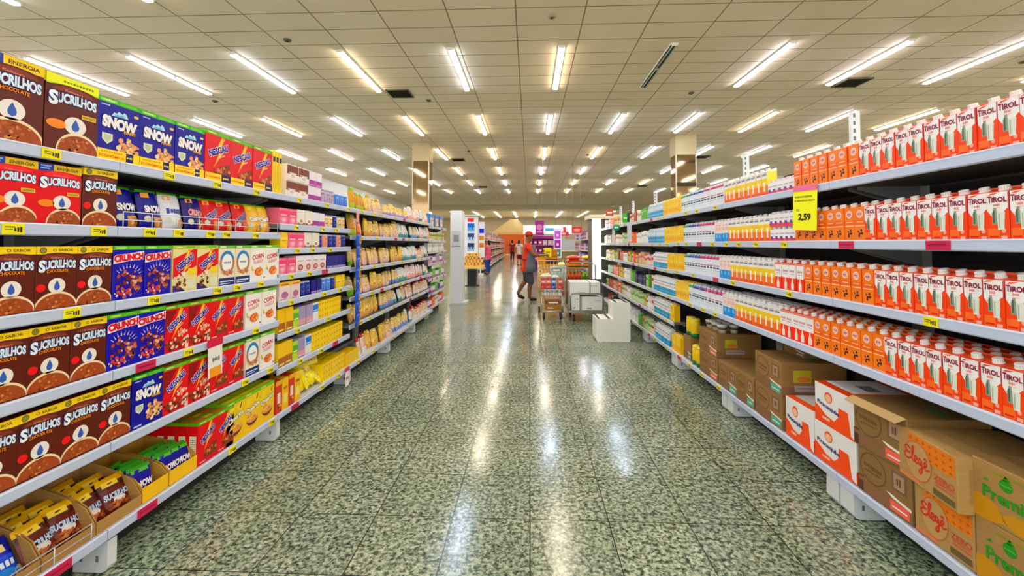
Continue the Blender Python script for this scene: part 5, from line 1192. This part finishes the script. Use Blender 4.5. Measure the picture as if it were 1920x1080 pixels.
# poster display and snack table beyond it
o = obj('poster_stand', None, None, (-1.85, 14.1, 0))
g = MB(); g.box((-.34, 0, .9), (.12, .04, 2.28), M('f2f4f6', .4), .004); g.box((.125, .1, .9), (.33, .14, 2.1), M('eef0f4', .4), .004); obj('board', g, o)
for k, c in enumerate(['1c62c8', '1c3c78', '18305f']):
    g = MB(); zz = 1.78 - .33 * k; g.box((-.24, -.006, zz), (.0, -.001, zz + .27), M(['5ab8f0', 'bcd8f4', '9cc4ec'][k], .4)); g.face((-.24, -.006, zz), (.24, 0, 0), (0, 0, .27), (0, -1, 0)); g.rect(.04, .5, .96, .98, M(c)); g.rect(.25, .2, .4, .6, M(c), 2); g.rect(.6, .2, .75, .6, M(c), 2); obj('poster', g, o)
g = MB(); g.box((-.23, -.006, 2.1), (-.02, -.001, 2.22), M('e0241c', .4)); obj('poster', g, o)
for k, c in enumerate(['1814d8', 'd8902c', 'd0801c']): g = MB(); zz = 1.72 - .24 * k; g.box((.15, .094, zz), (.31, .099, zz + .15), M(c, .4)); obj('poster', g, o)
for x in (-.33, .11): g = MB(); g.box((x - .015, .0, 0), (x + .015, .04, .9), M('c8ccd0', .4)); obj('leg', g, o)
g = MB(); g.box((-.4, -.1, 2.29), (.2, .2, 2.33), M('cfdccf', .4), .004); obj('top_board', g, o)
tag(o, 'white poster stand with blue and red posters beyond the end panel', 'display stand')
o = obj('display_table', None, None, (-1.86, 13.4, 0)); g = MB(); g.box((-.36, 0, .56), (.36, .55, .66), M('e8c87a', .5), .006); obj('table_top', g, o)
g = MB(); g.box((-.14, .12, .04), (.14, .42, .56), M('141412', .4), .004); obj('pedestal', g, o); g = MB(); g.lathe([(.24, 0), (.24, .02), (.16, .04)], M('1c2422', .4), (0, .27, 0), 18); obj('base', g, o)
tag(o, 'cream topped display table on a black pedestal, stacked with golden boxes', 'table')
for l in range(4):
    for k in range(3 - (l // 2)):
        m = pack(.2, .1, .16, ['d89a2c', 'e0a83c', 'c8842c', 'e8b85a'][l]); m.rect(.1, .2, .9, .8, M('f0cc7a')); m.ell(.5, .5, .22, .26, M('b8641c'), 2, 12)
        tag(obj('biscuit_box', m, None, (-2.08 + .215 * k + .05 * l + RND.uniform(-.01, .01), 13.5, .66 + .1 * l), RND.uniform(-.08, .08)), 'golden biscuit box on the display table, layer %d, %s from the left' % (l + 1, nth(k + 1)), 'box', 'biscuit boxes on the display table')
o = obj('floor_stand', None, None, (-2.08, 17.8, 0)); g = MB(); g.tube([(0, 0, .1), (0, 0, 2.0)], .028, M('f0f2f2', .4), 10); obj('pole', g, o); g = MB(); g.box((-.13, -.13, 0), (.13, .13, .1), M('e4e8e8', .4), .01); obj('base', g, o)
tag(o, 'slim white pole on a square base near the woman in pink', 'stand')

# ---- distant shelving runs
FG = {}
def far_bay(x, y0, y1, side, cols, label, zt=2.05, lv=(.2, .65, 1.1, 1.55), n=6, grp='goods on the distant shelves'):
    sg = -1 if side == 'L' else 1; o = obj('gondola_shelving', None, None, (x, (y0 + y1) / 2, 0), PI / 2 if side == 'L' else -PI / 2); hw = (y1 - y0) / 2 - .01
    g = MB(); g.box((-hw, .45, 0), (hw, .48, zt), M('8a8280', .5)); obj('back_panel', g, o)
    for z_ in lv:
        g = MB(); g.box((-hw, .012, z_ - .03), (hw, .45, z_), M('b8b4b0', .5)); s_ = obj('shelf', g, o); g = MB(); g.box((-hw, 0, z_ - .045), (hw, .012, z_ + .002), M('dedcda', .4)); obj('price_strip', g, s_)
    for s_ in (-1, 1): g = MB(); g.box((s_ * hw - .02, .4, 0), (s_ * hw + .02, .45, zt), M('e4e0dc', .4)); obj('upright', g, o)
    tag(o, label, 'shelving', 'distant shelving')
    step = 2 * hw / n
    for i, z_ in enumerate(lv):
        for k in range(n):
            c = RND.choice(cols); w = step * .9
            key = (c, round(w, 2))
            if key not in FG:
                m = MB(); hh = .27
                for q in range(3): m.box((-w / 2 + q * w / 3 + .004, 0, 0), (-w / 2 + (q + 1) * w / 3 - .004, .25, hh), M(c, .4))
                m.front(w, hh)
                for q in range(3): m.rect((q + .2) / 3, .3, (q + .8) / 3, .6, M('f0e4e0', .4), 1)
                FG[key] = m.mesh('multipack')
            y = (y0 + y1) / 2 + (-hw + (k + .5) * step) * (1 if side == 'L' else -1)
            tag(obj('multipack', FG[key], None, (x + sg * .03, y, z_), PI / 2 if side == 'L' else -PI / 2), 'three-pack of goods, %s shelf up, %s along, %s' % (nth(i + 1), nth(k + 1), ('in ' + label.split(',')[0])), 'multipack', grp)
PK = ['c8506a', 'd88a90', 'b03848', 'e0b0a8', '8a4a4a', 'd0a080', 'a86070', '7a8a5a']
for k in range(4): far_bay(-2.12 - .1 * k, 18.9 + 5.6 * k, 24.3 + 5.6 * k, 'L', PK if k else PK + ['6a9a3a', 'c84a5a'], ['first pinkish far run', 'second pinkish far run', 'third pinkish far run', 'last pinkish far run'][k] + ', left side past the end panel', n=6)
BP = ['5a4a9a', '3a4a9a', 'c8b0d0', 'a03a6a', '2a5ab0', 'd8d0e0', '6a3a6a']
far_bay(2.25, 15.2, 18.6, 'R', BP, 'purple and blue far run, right of the pallet sacks', n=5)
far_bay(2.45, 18.8, 23.4, 'R', BP + ['b8a890'], 'deeper purple far run, beyond the first purple one', n=5)
# purple front displays, hanging and standing signs
def hang(x, y, z0, z1, w, col, lab, txt=None, top=None, d=.03, cc='f4e8f4'):
    o = obj('hanging_sign', None, None, (x, y, z0)); h = z1 - z0; g = MB(); g.box((-w / 2, 0, 0), (w / 2, d, h), M(col, .4), .004); g.front(w, h)
    g.ell(.5, .55, .34, .2, M(cc, .4), 1, 18); g.rect(.2, .2, .8, .3, M(cc, .4), 1); obj('board', g, o)
    g = MB()
    for s_ in (-1, 1): g.tube([(s_ * w * .4, d / 2, h), (s_ * w * .4, d / 2, (top or CH) - z0)], .008, M('8a8a84', .4), 6)
    obj('hanger', g, o); tag(o, lab, 'sign')
hang(.47, 20., 1.75, 2.45, .42, 'a0288a', 'purple square sign hanging over the man and cart', cc='d88ac8')
hang(2.4, 21.5, 1.9, 2.2, .5, 'd82a24', 'small red sign hanging over the purple far shelves', cc='f0b0a8')
hang(1.95, 26, 1.85, 2.1, .9, 'd8344a', 'red strip sign hanging deep on the right', cc='f4d0d0')
o = obj('banner_stand', None, None, (1.07, 16.2, 0))
g = MB(); g.box((-.15, 0, .82), (.15, .03, 1.95), M('f4eef6', .4), .004); obj('frame', g, o)
for k, (c, z0, z1) in enumerate([('d05ae0', 1.55, 1.85), ('a81ca8', 1.2, 1.5), ('3a8a78', .88, 1.15)]): g = MB(); g.box((-.11, -.006, z0), (.11, -.001, z1), M(c, .4)); g.face((-.11, -.006, z0), (.22, 0, 0), (0, 0, z1 - z0), (0, -1, 0)); g.rect(.3, .3, .7, .6, M('f0d8f0', .4)); obj('poster', g, o)
g = MB(); g.tube([(0, .015, 0), (0, .015, .82)], .02, M('e4e4e4', .4), 8); g.lathe([(.2, 0), (.2, .02), (.04, .04)], M('d0d0d0', .4), (0, .015, 0), 16); obj('base', g, o)
tag(o, 'white banner stand with purple, magenta and green posters', 'banner stand')
o = obj('purple_display', None, None, (.65, 21., 0)); g = MB(); g.box((-.75, .3, 0), (.75, .4, 1.72), M('8a2a7a', .4)); g.box((-.75, 0, 1.6), (.75, .4, 1.75), M('9a3088', .4), .004); obj('frame', g, o)
for z_ in (.5, .9, 1.3): g = MB(); g.box((-.74, .02, z_ - .02), (.74, .3, z_), M('c890b8', .4)); obj('shelf', g, o)
tag(o, 'purple display rack behind the man', 'display')
for i, z_ in enumerate((.5, .9, 1.3)):
    for k in range(6):
        m = pack(.2, .24, .15, RND.choice(['c8387a', 'a02a6a', 'd87aa8', '7a2a6a', 'e0c0c8'])); m.rect(.2, .3, .8, .7, M('f0d0e0'))
        tag(obj('gift_box', m, None, (.05 + .24 * k, 21.04, z_)), 'pink-purple box on the purple rack, %s shelf up, %s from left' % (nth(i + 1), nth(k + 1)), 'box', 'boxes on the purple rack')
# golden cardboard display with yellow price card
o = obj('cardboard_bin', None, None, (.52, 12.3, 0)); g = MB(); g.box((-.28, 0, .0), (.3, .6, .98), M('d8981c', .5), .006); g.box((-.05, -.002, .78), (.29, .0, .93), M('2a1a0a', .5)); g.face((-.28, -.0, 0), (.58, 0, 0), (0, 0, .98), (0, -1, 0))
for k in range(7): g.rect(.0, .1 + .1 * k, .2, .17 + .1 * k, M('f0c030', .5), 1)
obj('body', g, o); g = MB(); g.box((-.12, .04, .98), (.29, .5, 1.2), M('b87818', .5), .02); obj('bin_top', g, o)
tag(o, 'golden cardboard dump bin right of the man', 'display bin')
o = obj('sale_sign', None, None, (.53, 12.25, .98)); g = MB(); g.box((-.1, 0, 0), (.1, .004, .27), M('f8e41c', .4)); g.front(.2, .27); g.text(DASH(4), .5, .5, .6, .2, M('8a5a1c', .4), 1); obj('card', g, o); g = MB(); g.tube([(0, .01, -.04), (0, .01, .2)], .006, M('c0c0b8', .4), 6); obj('stem', g, o)
tag(o, 'yellow price card standing on the golden dump bin', 'price sign')
# counters and blocks deep on the right
for k, (x, y, w, h, c, lab) in enumerate([(1.75, 19.2, .9, 1.0, '9a8a5a', 'olive brown counter block before the purple far shelves'), (2.1, 24.2, 1.0, 1.55, 'd8dce4', 'white freezer cabinet deep on the right'), (1.4, 27., .8, 1.7, 'c8b8b0', 'pale stall deep on the right behind the banner'), (3.3, 30., 1.4, 2.0, 'b89a80', 'beige stall farthest on the right')]):
    o = obj('counter', None, None, (x, y, 0)); g = MB(); g.box((-w / 2, 0, .08), (w / 2, .6, h), M(c, .5), .01); obj('body', g, o); g = MB(); g.box((-w / 2 - .02, -.02, h), (w / 2 + .02, .62, h + .04), M('e4e0d4', .4), .004); obj('worktop', g, o); g = MB(); g.box((-w / 2 + .03, .03, 0), (w / 2 - .03, .57, .08), M('2a2a28', .5)); obj('plinth', g, o)
    tag(o, lab, 'counter')
# far end: orange stall, gable, lit fascia
g = MB(); g.box((-4.2, 55.6, 0), (-.1, 55.8, 2.55), M('9c4a16', .6)); g.box((-4.2, 55.55, 2.5), (-.1, 55.85, 2.62), M('b8742c', .6)); tag(obj('stall_front', g), 'orange stall front at the far end of the store', 'stall')
g = MB(); g.prism([(-5.2, 2.7), (.2, 2.7), (-1.6, 4.6), (-2.6, 4.6)], 56.4, 56.7, M('9c8a5e', .7), axis=1); g.box((-1.1, 56.45, 0), (-.9, 56.6, 2.7), M('a08a5a', .7)); g.box((-4.9, 56.45, 0), (-4.7, 56.6, 2.7), M('a08a5a', .7)); tag(obj('gable_facade', g), 'beige gable shaped facade above the orange stall', 'facade')
o = obj('fascia_sign', None, None, (2.3, 54.5, 2.6)); g = MB(); g.box((-3.1, 0, 0), (3.1, .15, 1.1), M('eaf2fa', .4, 0, .9)); obj('lit_board', g, o); g = MB(); g.box((-.3, -.02, .35), (.9, -.005, .75), M('4a9ad0', .4)); g.box((2.0, -.02, .1), (2.4, -.005, .9), M('c83a4a', .4)); obj('lettering_panel', g, o)
for x in (-2.9, 2.9): g = MB(); g.box((x - .05, .03, -2.6), (x + .05, .13, 0), M('b0a890', .5)); obj('post', g, o)
tag(o, 'long white lit fascia sign at the far end', 'sign')

# ================================================================== people
SKIN = {'a': '8a5a3c', 'b': 'c08a68', 'c': 'b98560'}
def person(label, pos, rz, H, tone, hair, top, bottom, feet, elbows, hands, lean=0., short=True, cap=None, apron=None, sleeve=None, group=None, pants_to='knee', bag_=False):
    """front is -y, x to the figure's left; feet: two (x, y, heel lift); elbows/hands: two points"""
    h = H
    def S_(p): return (p[0] * h, p[1] * h, p[2] * h)
    J = {}; B = []
    def L(y, z): return y - lean * max(0, z - .5)
    def j(n, p, r, a=None):
        J[n] = (S_((p[0], L(p[1], p[2]), p[2])), r if not isinstance(r, tuple) else tuple(q * h for q in r))
        if not isinstance(r, tuple): J[n] = (J[n][0], r * h)
        if a: B.append((a, n))
    j('pelvis', (0, 0, .515), (.088, .066)); j('belly', (0, -.004, .59), (.078, .062), 'pelvis'); j('chest', (0, 0, .70), (.088, .064), 'belly'); j('upper', (0, .006, .775), (.085, .05), 'chest'); j('neck', (0, .004, .838), .030, 'upper')
    j('jaw', (0, -.012, .872), (.036, .042), 'neck'); j('face', (0, -.008, .915), (.045, .054), 'jaw'); j('crown', (0, .002, .962), (.040, .048), 'face')
    for i, s_ in enumerate((-1, 1)):
        n = 'rl'[i]; fx, fy, up = feet[i]
        j('hip' + n, (s_ * .052, 0, .475), .062, 'pelvis'); hz = .045 + up
        kx, ky, kz = (s_ * .052 + fx) / 2, fy / 2 - .035 - up * .5, (.475 + hz) / 2 + .01
        j('knee' + n, (kx, ky, kz), .040, 'hip' + n); j('calf' + n, (kx * .6 + fx * .4, ky * .6 + fy * .4 + .012, kz * .62 + hz * .38), .036, 'knee' + n); j('ankle' + n, (fx, fy, hz), .024, 'calf' + n)
        j('toe' + n, (fx, fy - .085, .022), .022, 'ankle' + n)
        j('sho' + n, (s_ * .112, .004, .79), .038, 'upper'); e = elbows[i]; q = hands[i]
        j('elb' + n, e, .027, 'sho' + n); j('wri' + n, q, .018, 'elb' + n)
        ev, qv = Vector(e), Vector(q); d = (qv - ev).normalized(); side = d.cross(Vector((1, 0, 0)))
        if side.length < .1: side = Vector((0, 0, 1))
        side.normalize(); pl = qv + d * .035
        j('palm' + n, tuple(pl), (.021, .012), 'wri' + n)
        cr = Vector((0, 0, -1)) if abs(d.z) < .8 else Vector((-s_ * .4, -.4, 0))
        for k in range(4):
            o_ = side * (.016 - .0105 * k); l = [.040, .045, .042, .033][k]
            a_ = pl + o_ + d * .012; b_ = a_ + d * l * .5 + cr * .004; c_ = b_ + d * l * .4 + cr * .014
            j('f%s%da' % (n, k), tuple(a_), .0055, 'palm' + n); j('f%s%db' % (n, k), tuple(b_), .0052, 'f%s%da' % (n, k)); j('f%s%dc' % (n, k), tuple(c_), .0045, 'f%s%db' % (n, k))
        t0 = qv + d * .012 + side * .02; j('t%sa' % n, tuple(t0), .0062, 'wri' + n); j('t%sb' % n, tuple(t0 + d * .024 + side * .012 + cr * .006), .005, 't%sa' % n)
    root = obj('person', None, None, pos, rz)
    body = skin('body', J, B, SKIN[tone], 2)
    body.parent = root
    # facial features and ears joined into the body mesh
    g = MB(); hd = Vector(J['face'][0]); m_ = 1.
    def at(x, y, z): return (hd.x + x * h, hd.y + y * h, hd.z + z * h)
    g.prism([(0, 0), (0, 0), (0, 0)], 0, 0, M(SKIN[tone])) if False else None
    nx = [at(-.007, -.050, -.012), at(.007, -.050, -.012), at(0, -.049, .014), at(0, -.066, -.010), at(0, -.05, -.016)]
    g.add(nx, [(0, 3, 2), (3, 1, 2), (0, 4, 3), (4, 1, 3)], M(SKIN[tone], .5))
    for s_ in (-1, 1):
        g.lathe([(.001 * h, -.006 * h), (.006 * h, -.002 * h), (.006 * h, .002 * h), (.001 * h, .005 * h)], M('efe8e0', .3), at(s_ * .018, -.047, .012), 10, axis='y'); g.lathe([(.0035 * h, -.0085 * h), (.0038 * h, -.003 * h)], M('20140e', .3), at(s_ * .018, -.046, .012), 8, axis='y')
        g.lathe([(.004 * h, -.006 * h), (.013 * h, -.002 * h), (.012 * h, .003 * h), (.003 * h, .005 * h)], M(SKIN[tone], .5), at(s_ * .047, .006, .0), 10, axis='x')
        g.box(at(s_ * .018 - .010, -.052, .024), at(s_ * .018 + .010, -.046, .0275), M('20140e', .6))
    g.box(at(-.014, -.051, -.031), at(.014, -.046, -.027), M('7a3a34', .5))
    me = body.data; bm = bmesh.new(); bm.from_mesh(me); base = len(me.materials)
    fm = g.mesh('f'); 
    for m2 in fm.materials: me.materials.append(m2)
    for p in fm.polygons: p.material_index += base
    bm.from_mesh(fm); bm.to_mesh(me); bm.free()
    # clothes: the same skeleton, a little thicker, stopped at cuffs, waist and hems
    def lerp(a, b, t): return tuple(Vector(a) * (1 - t) + Vector(b) * t)
    def cl(name, ks, ext, gain, col, sub=2):
        JJ = {k: (J[k][0], tuple(q * gain + .004 * h for q in J[k][1]) if isinstance(J[k][1], tuple) else J[k][1] * gain + .004 * h) for k in ks}; BB = [(a, b) for a, b in B if a in JJ and b in JJ]
        for n, a, b, t, r in ext: JJ[n] = (lerp(J[a][0], J[b][0], t), r * h); BB.append((a if a in JJ else ks[-1], n))
        o_ = skin(name, JJ, BB, M(col, .75, 0, 0, .2), sub); o_.parent = root; return o_
    slv = .55 if short else .97
    cl('shirt', ['pelvis', 'belly', 'chest', 'upper', 'shor', 'shol'] + ([] if short else ['elbr', 'elbl']), ([('sr', 'shor', 'elbr', slv, .036), ('sl', 'shol', 'elbl', slv, .036)] if short else [('sr', 'elbr', 'wrir', .9, .024), ('sl', 'elbl', 'wril', .9, .024)]) + [('nk', 'upper', 'neck', .55, .036), ('bt', 'pelvis', 'belly', -.55, .092)], 1.1, top)
    if pants_to == 'knee': cl('shorts', ['pelvis', 'hipr', 'hipl', 'kneer', 'kneel'], [('ws', 'pelvis', 'belly', .4, .085), ('kr', 'kneer', 'calfr', .35, .05), ('kl', 'kneel', 'calfl', .35, .05)], 1.22, bottom)
    else: cl('trousers', ['pelvis', 'hipr', 'hipl', 'kneer', 'kneel', 'calfr', 'calfl'], [('ws', 'pelvis', 'belly', .4, .085), ('ar', 'calfr', 'ankler', .95, .034), ('al', 'calfl', 'anklel', .95, .034)], 1.12, bottom)
    for n in 'rl':
        a = J['ankle' + n][0]; b = J['toe' + n][0]
        skin('shoe', {'h': ((a[0], a[1] + .018 * h, a[2] - .018 * h), .026 * h), 'm': ((a[0], a[1] * .5 + b[1] * .5, (a[2] * .5 + b[2] * .5) - .002 * h), .028 * h), 't': ((b[0], b[1] - .02 * h, b[2] + .004 * h), (.026 * h, .02 * h)), 'k': ((a[0], a[1] + .005 * h, a[2] + .014 * h), .026 * h)}, [('h', 'm'), ('m', 't'), ('h', 'k')], M('1a1616', .5), 2).parent = root
    if apron:
        g = MB(); n = 14; rows = [(.80, .6, .10), (.74, .8, .112), (.66, 1., .112), (.58, 1.05, .108), (.5, 1.1, .118), (.42, 1.12, .122)]; vs = []
        for z_, w_, r_ in rows:
            for k in range(n + 1):
                a = (-PI / 2) + (k / n - .5) * w_ * 3.2; vs.append((r_ * 1.12 * math.cos(a) * h, (L(r_ * .98 * math.sin(a), z_)) * h, z_ * h))
        g.add(vs, [(r * (n + 1) + k, r * (n + 1) + k + 1, (r + 1) * (n + 1) + k + 1, (r + 1) * (n + 1) + k) for r in range(len(rows) - 1) for k in range(n)], M(apron, .8, 0, 0, .2), True)
        o_ = obj('apron', g, root); s2 = o_.modifiers.new('t', 'SOLIDIFY'); s2.thickness = .006
    hc = Vector(J['face'][0])
    if cap:
        g = MB(); c0 = (hc.x, hc.y + .006 * h, hc.z)
        g.lathe([(.060 * h, .028 * h), (.062 * h, .045 * h), (.052 * h, .075 * h), (.03 * h, .09 * h), (.004 * h, .094 * h)], M(cap, .7), c0, 16)
        g.prism([(-.045 * h, -.05 * h), (.045 * h, -.05 * h), (.035 * h, -.105 * h), (0, -.118 * h), (-.035 * h, -.105 * h)], c0[2] + .028 * h, c0[2] + .034 * h, M(cap, .7), axis=2)
        for i in range(len(g.v) - 10, len(g.v)): g.v[i] = (g.v[i][0] + c0[0], g.v[i][1] + c0[1], g.v[i][2])
        obj('cap', g, root); skin('hair', {'a': ((hc.x, hc.y + .03 * h, hc.z + .005 * h), (.05 * h, .03 * h)), 'b': ((hc.x, hc.y + .028 * h, hc.z + .03 * h), (.052 * h, .036 * h))}, [('a', 'b')], M(hair, .7), 1).parent = root
    else:
        K = {'t': ((hc.x, hc.y + .008 * h, hc.z + .045 * h), (.052 * h, .056 * h)), 'b': ((hc.x, hc.y + .03 * h, hc.z + .01 * h), (.054 * h, .036 * h)), 'n': ((hc.x, hc.y + .045 * h, hc.z - .05 * h), (.045 * h, .026 * h)), 'e': ((hc.x, hc.y + .05 * h, hc.z - .10 * h), (.03 * h, .018 * h))}
        skin('hair', K, [('t', 'b'), ('b', 'n'), ('n', 'e')], M(hair, .6), 2).parent = root
    return tag(root, label, 'person', group)
person('person in red cap, orange-red shirt and grey apron stepping beside the cart', (-.06, 10.16, 0), PI / 2, 1.66, 'a', '1a1210', 'd8401c', '4a4a4c', [(-.05, -.035, 0), (.055, .14, .05)], [(-.16, -.09, .66), (.15, .06, .63)], [(-.12, -.22, .66), (.14, .03, .49)], lean=.06, cap='b83a2c', apron='6f747c')
t = obj('notepad', None, None, (.28, 9.98, 1.10), .2); g = MB(); g.box((-.1, -.07, 0), (.1, .07, .012), M('f2f0ea', .6), .002); g.box((-.1, -.07, .0121), (.1, -.055, .016), M('9a9a96', .4)); tag(t, 'white notepad held by the person in the apron', 'notepad'); obj('pages', g, t)
person('person in pink top and blue jeans standing at the far left shelves', (-1.82, 18.5, 0), -PI / 2 - .5, 1.56, 'b', '1c120e', 'e0607a', '2a3f8a', [(-.045, 0, 0), (.05, .02, 0)], [(-.16, -.06, .66), (.16, -.05, .66)], [(-.11, -.17, .62), (.1, -.17, .6)], pants_to='ankle')
person('person in white top and maroon shorts far behind the capped person', (-.62, 25.5, 0), 2.6, 1.62, 'c', '140e0c', 'e8dcd8', '7a2430', [(-.05, -.04, 0), (.05, .06, .02)], [(-.15, .02, .63), (.15, .0, .63)], [(-.14, -.04, .5), (.14, -.05, .5)])
person('person in dark red clothes farthest back by the orange stall', (-1.35, 33., 0), 2.9, 1.66, 'b', '140e0c', '8a2028', '3a2a28', [(-.05, 0, 0), (.05, .03, 0)], [(-.15, .01, .63), (.15, .01, .63)], [(-.14, -.03, .5), (.14, -.03, .5)], pants_to='ankle')

# ================================================================== camera, world, view
c = bpy.data.cameras.new('camera'); co = bpy.data.objects.new('camera', c); COL.objects.link(co); S.camera = co
c.sensor_width = 36; c.lens = 14.8125; c.shift_y = -.0581; c.clip_end = 200; c.clip_start = .05
co.location = (0, 0, 1.38); co.rotation_euler = (math.radians(92.0), 0, math.radians(2.39))
w = bpy.data.worlds.new('world'); S.world = w; w.use_nodes = True
w.node_tree.nodes['Background'].inputs['Color'].default_value = (.92, .96, 1, 1); w.node_tree.nodes['Background'].inputs['Strength'].default_value = 1.
vs = S.view_settings; vs.view_transform = 'Standard'; vs.look = 'None'; vs.gamma = 1; vs.use_curve_mapping = False; vs.exposure = 1.38
S.cycles.max_bounces = 6; S.cycles.diffuse_bounces = 4; S.cycles.glossy_bounces = 3
S.cycles.use_denoising = True
